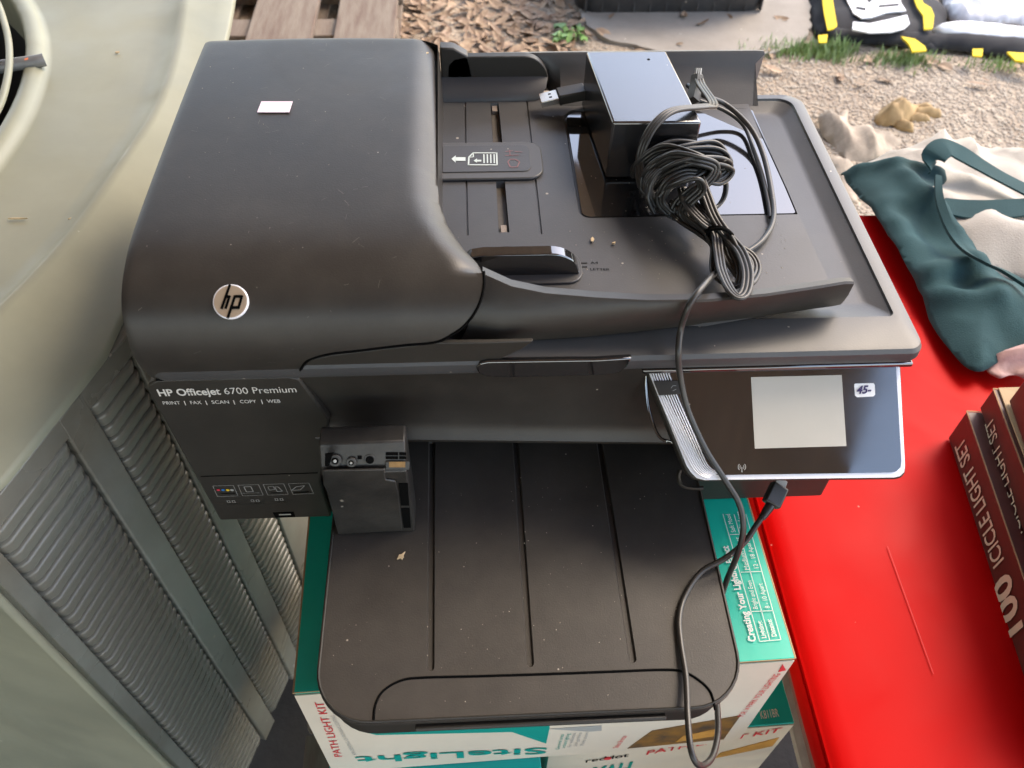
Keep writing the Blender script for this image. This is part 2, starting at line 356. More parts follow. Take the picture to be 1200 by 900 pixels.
# scattered little stuff on the ground
def scatter(name, m, region, count, fn, smooth=0, k='stuff'):
    vs, fs = [], []
    for _ in range(count):
        px, py = region(); p = P(px, py, ZG); z = gz(p.x, p.y); v, f = fn(Vector((p.x, p.y, z))); b = len(vs); vs += v; fs += [tuple(b + i for i in q) for q in f]
    return kind(pyd(name, vs, fs, m, None, smooth, fix=False), k)
def stone(p):
    r = random.uniform(0.0016, 0.0052) * (1.5 if random.random() < .08 else 1); ph = random.random() * 6.28; v = [p + Vector((0, 0, r * .6))]
    n = 6
    for k in range(n):
        a = ph + 6.283 * k / n; q = r * random.uniform(.75, 1.2); v.append(p + Vector((q * math.cos(a) * .8, q * math.sin(a) * .8, r * .42)))
    for k in range(n):
        a = ph + 6.283 * (k + .5) / n; q = r * random.uniform(.9, 1.2); v.append(p + Vector((q * math.cos(a), q * math.sin(a), -r * .3)))
    f = [(0, 1 + k, 1 + (k + 1) % n) for k in range(n)] + [(1 + k, 1 + n + k, 1 + (k + 1) % n) for k in range(n)] + [(1 + n + k, 1 + n + (k + 1) % n, 1 + (k + 1) % n) for k in range(n)]
    return v, f
def deadleaf(p):
    s = random.uniform(0.012, 0.034); a = random.random() * 6.28; u = Vector((math.cos(a), math.sin(a), random.uniform(-.35, .35))); w_ = Vector((-math.sin(a), math.cos(a), random.uniform(-.4, .4)))
    c = p + Vector((0, 0, random.uniform(.004, .014))); cu = random.uniform(-.2, .5) * s; wd = random.uniform(.28, .5)
    prof = [(-1, 0), (-.6, .7), (0, 1), (.5, .75), (1, 0)]
    v = []
    for t, h in prof: v.append(c + u * s * t + Vector((0, 0, cu * t * t)))
    L_, R_ = [], []
    for t, h in prof[1:4]:
        v.append(c + u * s * t + w_ * s * wd * h + Vector((0, 0, cu * t * t + .3 * s * h * wd))); v.append(c + u * s * t - w_ * s * wd * h + Vector((0, 0, cu * t * t + .3 * s * h * wd)))
    f = [(0, 1, 5), (1, 2, 7, 5), (2, 3, 9, 7), (3, 4, 9), (0, 6, 1), (1, 6, 8, 2), (2, 8, 10, 3), (3, 10, 4)]
    return v, f
def blade(h=0.05, spread=.5):
    def fn(p):
        a = random.random() * 6.28; hh = h * random.uniform(.4, 1.2); ln = Vector((math.cos(a), math.sin(a), 0)) * hh * random.uniform(.1, spread); s = Vector((-math.sin(a), math.cos(a), 0)) * random.uniform(.0012, .0026)
        v = [p - s, p + s, p + ln * .4 + Vector((0, 0, hh * .6)) + s * .7, p + ln * .4 + Vector((0, 0, hh * .6)) - s * .7, p + ln + Vector((0, 0, hh))]
        return v, [(0, 1, 2, 3), (3, 2, 4)]
    return fn
U = random.uniform
scatter('gravel', PEB, lambda: (U(880, 1290), U(60, 330)), 16000, stone)
scatter('loose_grit', PEB, lambda: (U(430, 1250), U(-30, 130)), 5000, stone)
scatter('leaf_litter', LEAF, lambda: (U(440, 690) - abs(random.gauss(0, 20)), U(-30, 75)), 560, deadleaf)
scatter('fallen_leaves', LEAF, lambda: (U(560, 1200), U(20, 110)), 60, deadleaf)
def gauss_at(cx_, cy_, sx, sy): return lambda: (random.gauss(cx_, sx), random.gauss(cy_, sy))
scatter('grass', GRASS, gauss_at(935, 62, 22, 5), 420, blade(.03))
scatter('grass', GRASS, gauss_at(975, 63, 14, 5), 360, blade(.034))
scatter('grass', GRASS, gauss_at(1060, 72, 20, 5), 380, blade(.028))
scatter('grass', GRASS, gauss_at(1165, 78, 20, 4), 120, blade(.024))
scatter('grass', GRASS, gauss_at(1000, 50, 60, 6), 80, blade(.022))
# broad-leaved weed
wd_ = thing('weed', 'small low green weed with rounded leaves growing from the leaf litter behind the printer', 'plant', P(665, 40, ZG))
for i in range(16):
    c = P(665 + U(-16, 18), 42 + U(-9, 9), ZG + .008); a = U(0, 6.28); s = U(.012, .021); u = Vector((math.cos(a), math.sin(a), .25)); v = Vector((-math.sin(a), math.cos(a), .1))
    pts = [c + Vector((0, 0, U(0, .02))) + u * s * math.cos(t) + v * s * .62 * math.sin(t) + Vector((0, 0, -.15 * s * math.cos(2 * t))) for t in [6.283 * k / 10 for k in range(10)]]
    setparent(prism('leaf', pts, (0, 0, -.0006), WEED, smooth=60), wd_)
kind(relief('shade_sheet', pv, [], lambda x, y: ZG + .012, .03, GSHADE), 'structure')  # added sheet, its darkness is painted shade under boxes and in the gap
# ================================================================== PRINTER
pr = thing('printer', 'black office printer with paper tray out and tilted touch screen, on a teal cardboard box', 'printer', (0, 0, 0))
# body ---------------------------------------------------------------
NF = Vector((0, -1, 0))
# left pillar with slightly rounded outline
def pil(name, pts, y0, y1, m, bw=.0015): return prism(name, [(x, y0, z) for x, z in pts], (0, y1 - y0, 0), m, pr, bw)
lp = [(-0.0062, 0.154), (-0.0045, 0.160), (0.002, 0.1642), (0.009, 0.1645), (0.082, 0.1645), (0.088, 0.162), (0.100, 0.120), (0.090, 0.075), (0.083, 0.05), (0.0835, 0.0), (0.0, 0.0)]
pil('body', lp, 0.0, 0.30, BLKD)
pil('body', [(0.352, 0.0), (0.352, 0.164), (0.4655, 0.164), (0.4655, 0.0)], 0.004, 0.30, BLKD)
box('body', (0.0836, 0.10, 0.0), (0.3518, 0.30, 0.163), BLKD, pr)
box('body', (0.0836, 0.004, 0.0), (0.3518, 0.0995, 0.036), BLKD, pr)
# cartridge access door: leaning, concave, with the polished lower lip
ds = []
for k in range(9):
    t = k / 8; x = 0.0878 + t * 0.2637
    lipz = 0.1010 - 0.018 * t
    ds.append([(x, 0.0012, 0.1635), (x, 0.0035, 0.150), (x, 0.0055, 0.13), (x, 0.0055, lipz + .012), (x, 0.0035, lipz + .006), (x, -0.0005, lipz), (x, 0.0005, lipz - 0.0035), (x, 0.006, lipz - .005), (x, 0.012, lipz - .003), (x, .02, .163)])
vs = [v for s in ds for v in s]; fs = []; n = 10
for j in range(8):
    for i in range(n): fs.append((j * n + i, j * n + (i + 1) % n, (j + 1) * n + (i + 1) % n, (j + 1) * n + i))
fs += [tuple(range(n)), tuple(8 * n + i for i in range(n))]
dr = pyd('access_door', vs, fs, BLK, pr, 40)
# slanted transition between pillar and door
# front seam lines of the pillar
box('seam', (0.0012, -0.0003, 0.0595), (0.0828, 0.001, 0.0603), SEAM, pr, 0)
box('seam', (0.002, -0.0006, 0.1642), (0.2, 0.004, 0.1658), SEAM, pr, 0)
# finger grip under the scanner
prism('handle', [PY(*q_, -.0060) for q_ in [(558, 431), (563, 426), (572, 424), (700, 422), (741, 420), (735, 430), (726, 437), (712, 440), (600, 443), (570, 442), (561, 438)]], (0, .004, 0), GLOSS, pr, .001)
# scanner slab ------------------------------------------------------
def rr3(x0, y0, x1, y1, r, z): return [(p.x, p.y, z) for p in rrect(x0, y0, x1, y1, r)]
rings('scanner_frame', [rr3(.003, .001, .4715, .284, [.01, .008, .014, .01], .1662), rr3(.001, -.0035, .4745, .286, [.01, .009, .016, .01], .1675),
    rr3(.0, -.005, .4755, .287, [.01, .0095, .017, .01], .171), rr3(.0002, -.0048, .4753, .2868, [.01, .0095, .017, .01], .1765), rr3(.0018, -.0030, .4740, .2858, [.01, .009, .016, .01], .1792), rr3(.0035, .0005, .4725, .2845, [.01, .008, .015, .01], .180),
    rr3(.012, .0245, .4645, .2790, [.004, .004, .012, .01], .180), rr3(.0128, .0256, .4637, .2782, [.004, .004, .012, .01], .1783), rr3(.014, .028, .4620, .2765, [.004, .004, .012, .01], .1777), rr3(.02, .040, .4555, .270, [.004, .003, .010, .01], .1738), rr3(.022, .044, .4515, .266, [.004, .003, .010, .01], .1732)],
    GREYP, pr, smooth=28)
# thin lower lid line, right
box('scanner_trim', (.30, -.0035, .1618), (.4725, .02, .1656), GLOSS, pr, .0012)
# ADF cover ----------------------------------------------------------
prof = [(0.276, 0.205), (0.2770, 0.228), (0.2748, 0.2345), (0.267, 0.2374), (0.20, 0.2392), (0.141, 0.2397), (0.08, 0.2397), (0.045, 0.2387), (0.026, 0.2355), (0.010, 0.2295), (0.000, 0.221), (-0.006, 0.209), (-0.0085, 0.196), (-0.0065, 0.182), (-0.0010, 0.1668)]
PF = [Vector((p.y, p.z)) for p in cr([Vector((0, a, b)) for a, b in prof], 6)]
LEN = [0.0]
for i in range(1, len(PF)): LEN.append(LEN[-1] + (PF[i] - PF[i - 1]).length)
ST = LEN[-1]
def pf(s):
    s = min(max(s, 0), ST)
    for i in range(1, len(PF)):
        if s <= LEN[i] + 1e-9:
            t = (s - LEN[i - 1]) / (LEN[i] - LEN[i - 1]); return PF[i - 1].lerp(PF[i], t)
    return PF[-1]
def pfhit(px, py):     # pixel -> (x, s) on the cover surface
    r = ray((px, py)); best = None
    for i in range(1, len(PF)):
        a, b = PF[i - 1], PF[i]; d_ = b - a
        # CAM.yz + t r.yz = a + u d
        det = r.y * (-d_.y) - (-d_.x) * r.z
        if abs(det) < 1e-12: continue
        ex, ez = a.x - CAM.y, a.y - CAM.z
        t = (ex * (-d_.y) - (-d_.x) * ez) / det; u = (r.y * ez - r.z * ex) / det
        if -0.001 <= u <= 1.001 and t > 0 and (best is None or t < best[0]): best = (t, CAM.x + t * r.x, LEN[i - 1] + u * (LEN[i] - LEN[i - 1]))
    return best[1], best[2]
seamR = [pfhit(*q) for q in [(511, 195), (514, 225), (524, 252), (540, 277), (562, 303)]]
seamF = [pfhit(*q) for q in [(567, 318), (567, 338), (559, 362), (545, 381), (530, 392), (510, 401)]]
lowE = [pfhit(*q) for q in [(510, 401), (470, 405), (420, 411), (385, 415), (362, 422), (354, 430), (350, 438)]]
def interp(tab, x):
    tab = sorted(tab)
    if x <= tab[0][0]: return tab[0][1]
    for (a, b), (c, d_) in zip(tab, tab[1:]):
        if x <= c: return b + (d_ - b) * (x - a) / max(c - a, 1e-9)
    return tab[-1][1]
xmax = max(q[0] for q in seamF)
sb_tab = [(0, ST), (lowE[-1][0] - .0005, ST)] + [q for q in lowE[::-1]] + [q for q in seamF[::-1] if q[1] > seamF[0][1]]
st_tab = [(0.1745, 0.0), (0.1746, seamR[0][1] * .6)] + [q for q in seamR] + [(xmax, seamF[0][1])]
xs = [0.0, 0.0008, 0.0025, 0.005] + [0.005 + .0035 * i for i in range(1, 48)]; xs = [x for x in xs if x < .170] + [.171, .1725, .174, .1745, .1755, .177, .179, .182, .185, .188, .191, .194, .197, .199, .2005]
xs = [x for x in xs if x < xmax] + [xmax - .0002]
NV = 130
def cover_pt(x, s):
    q = pf(s); y, z = q.x, q.y; n_ = pf(min(s + .001, ST)) - pf(max(s - .001, 0)); nn = Vector((-n_.y, n_.x)).normalized()
    if nn.dot(Vector((0.1 - y, 0.19 - z))) > 0: nn = -nn
    e = 0.0
    if x < .005: e += .0012 * (1 - x / .005) ** 2
    # fall-off towards the right edge beside the tray
    xr = None
    xr = .1745 if s < seamR[0][1] else interp([(b, a) for a, b in seamR] + [(seamF[0][1], seamF[0][0])], s)
    dd = xr - x
    if s < seamF[0][1] and dd < .020: e += .0085 * (1 - max(dd, 0) / .020) ** 1.9
    if s < .05: y += .010 * math.sin(math.pi * min(1, max(0, x / .18))) * (1 - s / .05)
    return Vector((x, y - nn.x * e, z - nn.y * e))
vs, fs = [], []
for x in xs:
    s0 = interp(st_tab, x) if x > .1745 else 0.0; s1 = interp(sb_tab, x); s1 = max(s1, s0 + .0005)
    for j in range(NV + 1): vs.append(cover_pt(x, min(max(ST * j / NV, s0), s1)))
n = NV + 1
for i in range(len(xs) - 1):
    for j in range(NV): fs.append((i * n + j, (i + 1) * n + j, (i + 1) * n + j + 1, i * n + j + 1))
# left side wall
bl = len(vs)
for j in range(n): q = vs[j]; vs.append(Vector((0.0003, min(max(q.y, .004), .27), .181)))
for j in range(n - 1): fs.append((j, j + 1, bl + j + 1, bl + j))
# right wall down to tray level
xi = [i for i, x in enumerate(xs) if x >= .1744]; col = [xi[0] * n + j for j in range(n) if vs[xi[0] * n + j].y > vs[(xi[0] + 1) * n].y] + [i * n for i in xi[1:]]
bl = len(vs)
for c in col: q = vs[c]; vs.append(Vector((q.x + .0022, q.y + .0005, .190)))
for k in range(len(col) - 1): fs.append((col[k], col[k + 1], bl + k + 1, bl + k))
cov = pyd('feeder_cover', vs, fs, BLK, pr, 0)
b_ = bmesh.new(); b_.from_mesh(cov.data); bmesh.ops.remove_doubles(b_, verts=b_.verts, dist=2e-6); bmesh.ops.dissolve_degenerate(b_, dist=1e-6, edges=b_.edges); bmesh.ops.recalc_face_normals(b_, faces=b_.faces); b_.to_mesh(cov.data); b_.free()
cov.data.shade_smooth(); cov.data.set_sharp_from_angle(angle=math.radians(60))
# filler behind seams
prism('feeder_base', [(0.004, .268, .1815), (.004, .2685, .215), (.004, .25, .232), (.004, .03, .231), (.004, .006, .219), (.004, -.002, .2), (.004, -.002, .1815)], (.168, 0, 0), DARK, pr)
# seam groove
sp = [cover_pt(x, s) for x, s in seamF + lowE[1:]]
tube('seam', cr(sp, 6), .0009, SEAM, pr, 6)
q = []
for _ in range(46):
    x_, s_ = U(.01, .165), U(.03, ST - .02); a_ = U(0, 6.28); l_ = U(.0012, .006); c0 = cover_pt(x_, s_); c1 = cover_pt(min(max(x_ + l_ * math.cos(a_), .006), .168), s_ + l_ * math.sin(a_)); nn_ = (cover_pt(x_ + .002, s_) - c0).cross(cover_pt(x_, s_ + .002) - c0).normalized()
    if nn_.z < 0 and nn_.y > 0: nn_ = -nn_
    if nn_.dot(CAM - c0) < 0: nn_ = -nn_
    g_ = seg(c0, c1, U(.00012, .00026), nn_)
    if (g_[1] - g_[0]).cross(g_[2] - g_[0]).dot(nn_) < 0: g_.reverse()
    q.append([p + nn_ * .00025 for p in g_])
kind(joined('fine_scratches', q, UP, mat('scratch_grey', (.13, .12, .10), .6), pr, .00005), 'stuff')
# ---- feeder base: front rail, loft along x
def rail_sections():
    out = []
    for px, (tyu, tyl, tyb) in {565: (0, 0, 0)}.items(): pass
    up_px = [(566, 322, .2195), (600, 337, .2155), (640, 345, .213), (700, 350, .2115), (760, 353, .211), (830, 352, .211), (900, 345, .211), (960, 336, .2105), (990, 331, .210), (1001, 331, .209)]
    lo_px = [(540, 399, -.0035), (577, 402, None), (620, 399, None), (683, 395, None), (745, 389, None), (815, 381, None), (885, 372, None), (945, 363, None), (975, 359, None), (985, 357, None)]
    for (a, b, z), (c, d_, yy) in zip(up_px, lo_px):
        top = P(a, b, z); bot = P(c, d_, .1815)
        out.append((top, bot))
    return out
RS = rail_sections()
vs, fs = [], []; K = 8
for i, (t, b_) in enumerate(RS):
    x = t.x
    f_ = i / (len(RS) - 1); bulge = .006 * (1 - f_) + .002
    inn = Vector((x, t.y + .0090 * (1 - .35 * f_), t.z - .0016)); foot = Vector((x, inn.y + .004, .190))
    q = [foot, inn + Vector((0, .001, -.002)), inn, t + Vector((0, .0008, .0002)), t + Vector((0, -.0006, -.0008))]
    for k in (1, 2, 3): s = k / 4; mpt = t.lerp(b_, s); mpt.y -= bulge * math.sin(math.pi * s) * .8; q.append(mpt)
    q.append(Vector((b_.x, b_.y, .1815))); q.append(Vector((b_.x, b_.y + .006, .1812)))
    vs += q
m_ = 10
for i in range(len(RS) - 1):
    for k in range(m_): fs.append((i * m_ + k, i * m_ + (k + 1) % m_, (i + 1) * m_ + (k + 1) % m_, (i + 1) * m_ + k))
fs += [tuple(range(m_)), tuple((len(RS) - 1) * m_ + k for k in range(m_))]
pyd('feeder_rail', vs, fs, BLK, pr, 40)
# lower tongue of the feeder base left of the rail (dark band above the body)
tp = [PY(q[0], q[1], -.0035) for q in [(352, 437), (356, 428), (366, 421), (390, 416), (450, 409), (510, 402), (570, 401.5), (625, 400), (612, 409), (590, 419), (560, 430), (500, 431), (400, 434)]]
prism('feeder_tongue', tp, (0, .003, 0), BLKD, pr, .0006)
# ---- document tray slab
ZT = .1915
grooves = []
def grv(x0, y0, x1, y1, wd, dp):
    grooves.append((capsule(x0, y0, x1, y1, wd / 2), 0.0)); grooves.append((capsule(x0, y0, x1, y1, wd / 2 * .55), -dp))
for (xa, xb, ya, yb) in ((.1935, .1935, .098, .1575), (.1935, .1940, .203, .262), (.2430, .2430, .098, .1575), (.2430, .2430, .203, .262)): grv(xa, ya, xb, yb, .0014, .0012)
for (xa, xb, ya, yb) in ((.2180, .2178, .100, .1560), (.2176, .2172, .204, .258)):
    q = [Vector((xa - .0036, ya)), Vector((xa + .0036, ya)), Vector((xb + .0032, yb)), Vector((xb - .0032, yb))]; c = sum(q, Vector((0, 0))) / 4
    grooves.append((q, 0.0)); grooves.append(([c + (p - c) * .93 for p in q], -.006))
tray_out = [(.168, .272), (.168, .095), (.172, .078), (.180, .058), (.192, .043), (.204, .036), (.225, .030), (.26, .0225), (.34, .0180), (.40, .030), (.4215, .037), (.4245, .05), (.4200, .245), (.4205, .272)]
plate_r = rrect(.2705, .1135, .4224, .2475, [.008, .0004, .0004, .012], 6)
grooves.append((plate_r, 0.0)); grooves.append((rrect(.2715, .1145, .4223, .2465, [.007, .0003, .0003, .011], 6), -.0026))
relief('document_tray', [Vector(p) for p in tray_out], grooves, lambda x, y: ZT, .0100, GREYP, pr)
prism('glossy_panel', [(p.x, p.y, ZT - .0024) for p in rrect(.2728, .1158, .4218, .2453, [.006, .002, .002, .010], 6)], (0, 0, .0016), GLOSS, pr)
# feed rollers in the slots
for xa, ya, yb in ((.2178, .1015, .155), (.2174, .2055, .2505)): box('slot_floor', (xa - .0030, ya, ZT - .0058), (xa + .0030, yb, ZT - .0045), mat('slot_brown', (.10, .085, .07), .6, var=.5, vscale=60), pr, 0)
for xa, ya in ((.2180, .106), (.2172, .2535)): box('feed_pad', (xa - .0022, ya - .004, ZT - .0055), (xa + .0022, ya + .004, ZT - .0018), mat('pad_grey', (.22, .18, .15), .6), pr, .0004)
# rear rail
rr_ = []
for x, zt in ((.176, .2165), (.215, .2175), (.2605, .218), (.270, .218), (.30, .218), (.36, .218), (.428, .218), (.4345, .2175)):
    sl_ = 0 if x < .434 else 1
    rr_.append([Vector((x, .2865, .185)), Vector((x, .2885, zt)), Vector((x, .2855, zt + .0008)), Vector((x, .2835, zt - .001)), Vector((x - (.007 if sl_ else 0), .2805 if x > .262 else .2830, .2105)), Vector((x - (.009 if sl_ else 0), .266 if x > .262 else .2826, .2000)), Vector((x - (.011 if sl_ else 0), .251 if x > .262 else .2822, ZT - .001))])
vs = [v for s in rr_ for v in s]; fs = []; n = 7
for j in range(len(rr_) - 1):
    for i in range(n): fs.append((j * n + i, j * n + (i + 1) % n, (j + 1) * n + (i + 1) % n, (j + 1) * n + i))
fs += [tuple(range(n)), tuple((len(rr_) - 1) * n + i for i in range(n))]
pyd('rear_rail', vs, fs, GREYP, pr, 40)
# centre pad with icons
prism('feeder_label_plate', [(p.x, p.y, ZT + .0002) for p in rrect(.168, .1565, .2495, .2015, [.001, .012, .012, .001], 7)], (0, 0, .0022), mat('pad_rim_plastic', (.07, .068, .066), .4, smudge=.05), pr, .0009)
prism('feeder_label', [(p.x, p.y, ZT + .0022) for p in rrect(.1765, .1640, .2405, .1965, [.001, .006, .006, .001], 6)], (0, 0, .0008), GREYP, pr, .0003)
ZL = ZT + .0030
icon = mat('icon_print', (.55, .62, .60), .5)
UP = Vector((0, 0, 1))
def L2(px, py): return P(px, py, ZL)
q = []
q.append([L2(529, 186.5), L2(534, 182.5), L2(534, 191)]); q.append([L2(533.5, 184.6), L2(545.5, 184.6), L2(545.5, 188.8), L2(533.5, 188.8)])
q += [seg(L2(554, 179.5), L2(583, 179.5), .0011, UP), seg(L2(582, 179), L2(582.5, 193.5), .0011, UP), seg(L2(549, 193.5), L2(583, 193.5), .0011, UP), seg(L2(549.5, 184.5), L2(549, 194), .0011, UP), seg(L2(549.5, 184.5), L2(554.5, 179.5), .0011, UP),
      seg(L2(554.5, 179.5), L2(554.8, 184.3), .0008, UP), seg(L2(554.8, 184.3), L2(549.5, 184.5), .0008, UP)]
for a in (567, 571, 575, 579): q.append(seg(L2(a, 181), L2(a + .3, 191.5), .0009, UP))
q.append([L2(555, 188.6), L2(559, 186), L2(559, 191.2)]); q.append([L2(558.6, 187.6), L2(564, 187.6), L2(564, 189.6), L2(558.6, 189.6)])
for k in q:
    if (k[1] - k[0]).cross(k[2] - k[0]).z < 0: k.reverse()
joined('feeder_icon', q, UP, icon, pr)
rd = mat('faded_red_print', (.22, .10, .10), .5)
q = [seg(L2(592, 178), L2(601, 177), .0006, UP), seg(L2(592, 182.5), L2(608, 182), .0006, UP), seg(L2(597, 176), L2(598, 183), .0006, UP), seg(L2(603, 178), L2(612, 178.5), .0006, UP)]
for a, b in (((595, 190), (598, 187)), ((598, 187), (604, 187)), ((604, 187), (609, 190)), ((609, 190), (606, 196)), ((606, 196), (598, 196)), ((598, 196), (595, 190))): q.append(seg(L2(*a), L2(*b), .0008, UP))
joined('warning_icon', q, UP, rd, pr)
# guides
def guide(ya, yb, zb, top, m, x0=.189, x1=.264, xr=.02):
    pts = [(x0, zb), (x1 - .001, zb), (x1, zb + .0015)]
    for k in range(0, 9):
        a = math.radians(90 * k / 8); pts.append((x1 - xr + xr * math.cos(a), zb + .0015 + (top - zb - .0015) * math.sin(a)))
    pts += [(x0 + .014, top), (x0 + .006, top - .0015), (x0 + .001, top - .007)]
    return prism('paper_guide', [(x, ya, z) for x, z in pts], (0, yb - ya, 0), m, pr, .0010)
guide(.0555, .0640, ZT + .0008, .2105, GLOSS)
prism('guide_foot', [(p.x, p.y, ZT + .0002) for p in rrect(.190, .0480, .2665, .0810, [.002, .010, .016, .010], 6)], (0, 0, .0016), GREYP, pr, .0006)
guide(.2745, .2815, ZT + .006, .2215, BLKD, .180, .2610)
ft = []
for (xa, xb, ya, za) in ((.1745, .2520, .2600, ZT - .001), (.1745, .2545, .2605, .1945), (.1745, .2585, .2660, .1985), (.1745, .2605, .2735, .2045), (.1745, .2600, .2800, .2055), (.1745, .2600, .2800, ZT - .001)): ft.append([Vector((xa, ya, za)), Vector(((xa + xb) / 2, ya, za)), Vector((xb - .006, ya, za)), Vector((xb, ya + .002, za))])
vs = [v for q_ in ft for v in q_]; fs = [(j * 4 + i, j * 4 + i + 1, (j + 1) * 4 + i + 1, (j + 1) * 4 + i) for j in range(5) for i in range(3)]
fs += [(3, 7, 11, 15, 19, 23), (0, 4, 8, 12, 16, 20)]
setparent(pyd('guide_foot', vs, fs, GREYP, None, 50), pr)
# corner moulding at the top of the tray beside the cover
prism('feeder_corner', [(.1755, .2745, ZT), (.1755, .2745, .2290), (.186, .2745, .2285), (.197, .2745, .222), (.199, .2745, .2145), (.203, .2745, ZT)], (0, .0105, 0), BLK, pr, .0012)
# A4 / LETTER marks
text('size_mark', 'A4', P(692, 309.5, ZT), P(701, 309.5, ZT), (0, .0022, 0), SEAM, pr); text('size_mark', 'LETTER', P(692, 317, ZT), P(714.5, 317.5, ZT), (0, .0022, 0), SEAM, pr)
for yy in (308.5, 313): line('size_tick', P(681, yy, ZT), P(688, yy, ZT), .0004, UP, SEAM, pr)
# logo -----------------------------------------------------------------
lx, ls = pfhit(271, 354); c = cover_pt(lx, ls); c2 = cover_pt(lx, ls - .01); up_ = (c2 - c).normalized(); rt = Vector((1, 0, 0)); nn = rt.cross(up_).normalized()
if nn.z < 0: nn = -nn
lg = prism('logo_badge', ngon(c - nn * .0006, rt, up_, .0099, 36), nn * .0020, SILVER, pr, .0004)
lgb = mat('badge_face', (.66, .55, .42), .32, metal=.7)
prism('logo_face', ngon(c + nn * .0014, rt, up_, .0091, 36), nn * .0002, lgb, None).parent = None
o = bpy.data.objects['logo_face']; setparent(o, lg)
def LP(a, b): return c + nn * .0017 + rt * (a * .0099) + up_ * (b * .0099)
q = []
def st(a, b, wd=.17): q.append(seg(LP(*a), LP(*b), wd * .0099, nn))
st((-.02, .97), (-.48, -.42), .15); st((-.25, .27), (-.02, .27)); st((-.03, .33), (-.26, -.42), .15); st((.27, .33), (-.14, -.97), .15); st((.25, .27), (.66, .27)); st((.66, .33), (.47, -.36), .15); st((.06, -.36), (.54, -.36))
for k in q:
    if (k[1] - k[0]).cross(k[2] - k[0]).dot(nn) < 0: k.reverse()
o = joined('logo_letters', q, nn, SEAM, None); setparent(o, lg)
# sticker on the cover
stp = [(301.5, 132), (306.5, 119.5), (343, 119.5), (339, 132)]
sk = flat('price_sticker', [P(a, b, .2400) for a, b in stp], UP, PINK, None)
tag(sk, 'small blank pinkish white sticker on the printer\'s large top cover', 'sticker')
# front lettering ---------------------------------------------------------
def T(s, a, b, h, m, bold=0.0, sp_=1.0): return text('lettering', s, PY(*a, 0), PY(*b, 0), (0, 0, h), m, pr, bold, .0005, spacing=sp_)
T('HP Officejet', (187, 463.5), (259.5, 461.5), .0066, WHT, .022); T('6700 Premium', (264, 461.3), (348, 459), .0063, WHT, -.004)
for s, a, b in (('PRINT', 192, 212), ('|', 217, 218), ('FAX', 224, 237), ('|', 242, 243), ('SCAN', 249, 269), ('|', 274.5, 275.5), ('COPY', 282, 301), ('|', 307, 308), ('WEB', 313.5, 329)):
    T(s, (a, 473.5 - (a - 192) * .018), (b, 473.5 - (b - 192) * .018), .0034, WHT)
gl = mat('pale_outline_print', (.30, .29, .27), .5)
def F0(px, py): return PY(px, py, 0)
def outl(pts, wd=.00035, m=gl, nm='badge_print'):
    q = [seg(F0(*pts[i]), F0(*pts[(i + 1) % len(pts)]), wd, NF) for i in range(len(pts))]
    for k in q:
        if (k[1] - k[0]).cross(k[2] - k[0]).dot(NF) < 0: k.reverse()
    return joined(nm, q, NF, m, pr, .0004)
for i, a in enumerate((249.5, 279, 308.5, 338)):
    y = 569 - i * .9; outl([(a, y), (a + 24, y - .8), (a + 29.5, y + 11.5), (a + 5.5, y + 12.5)])
for (a, m_) in ((256, DOTR), (261.5, DOTB), (267, DOTY), (272, GRYPR)): joined('colour_drop', [ngon(F0(a, 573.8), (1, 0, 0), (0, 0, 1), .0013, 10)], NF, m_, pr, .0004)
outl([(258, 578.3), (277, 577.8)], .0006); outl([(286, 570), (294, 569.6), (297, 575.5), (289, 576)], .0006); outl([(284, 577.5), (304, 577)], .0006)
outl([(314, 570), (320, 569), (322, 573), (316, 574)], .0004); outl([(322, 570), (326, 570), (331, 575), (325, 575.5)], .0006); outl([(318, 577), (330, 576.5)], .0005)
outl([(342, 574), (347, 570), (357, 568.5), (352, 573.5)], .0006); outl([(344, 577), (363, 576)], .0008)
for a, b in ((270, 586), (298, 585), (326, 583.5)):
    outl([(a - 4, b), (a - 1, b), (a, b + 2.5), (a - 3, b + 2.5)], .0005); outl([(a + 2, b), (a + 5, b), (a + 6, b + 2.5), (a + 3, b + 2.5)], .0005); outl([(a - 3, b + 4.5), (a + 10, b + 4)], .0004)
prism('usb_port', [F0(320, 600.5), F0(344, 599.5), F0(346, 605), F0(323, 606)], (0, -.0006, 0), SEAM, pr)
joined('usb_port_pin', [[F0(327, 601), F0(341, 600.5), F0(341.4, 601.8), F0(327.4, 602.3)]], NF, GRYPR, pr, .0012)
# ---- output tray ------------------------------------------------------
ZO = .05
gl_ = []
for (x0, x1) in ((.1625, .1638), (.2248, .2252), (.2878, .2890)):
    gl_ += [(capsule(x1, -.1400, x0, .03, .0025), 0.0), (capsule(x1, -.1398, x0, .03, .0015), -.0022)]
out_o = [Vector(p) for p in rrect(.0945, -.1725, .3560, .075, [.034, .034, .002, .002], 9)]
flap = [Vector((p.x, p.y)) for p in rrect(.129, -.172, .323, -.1465, [.002, .002, .014, .014], 7)]
relief('output_tray', out_o, gl_, lambda x, y: ZO + .004 * max(0, (-.10 - y) / .07) ** 2 * 0, .0035, TRAY, pr)
def ringline(name, pts, z, r, m, closed=True):
    p3 = [Vector((p[0], p[1], z)) for p in pts]
    if closed: p3.append(p3[0])
    return tube(name, p3, r, m, pr, 6)
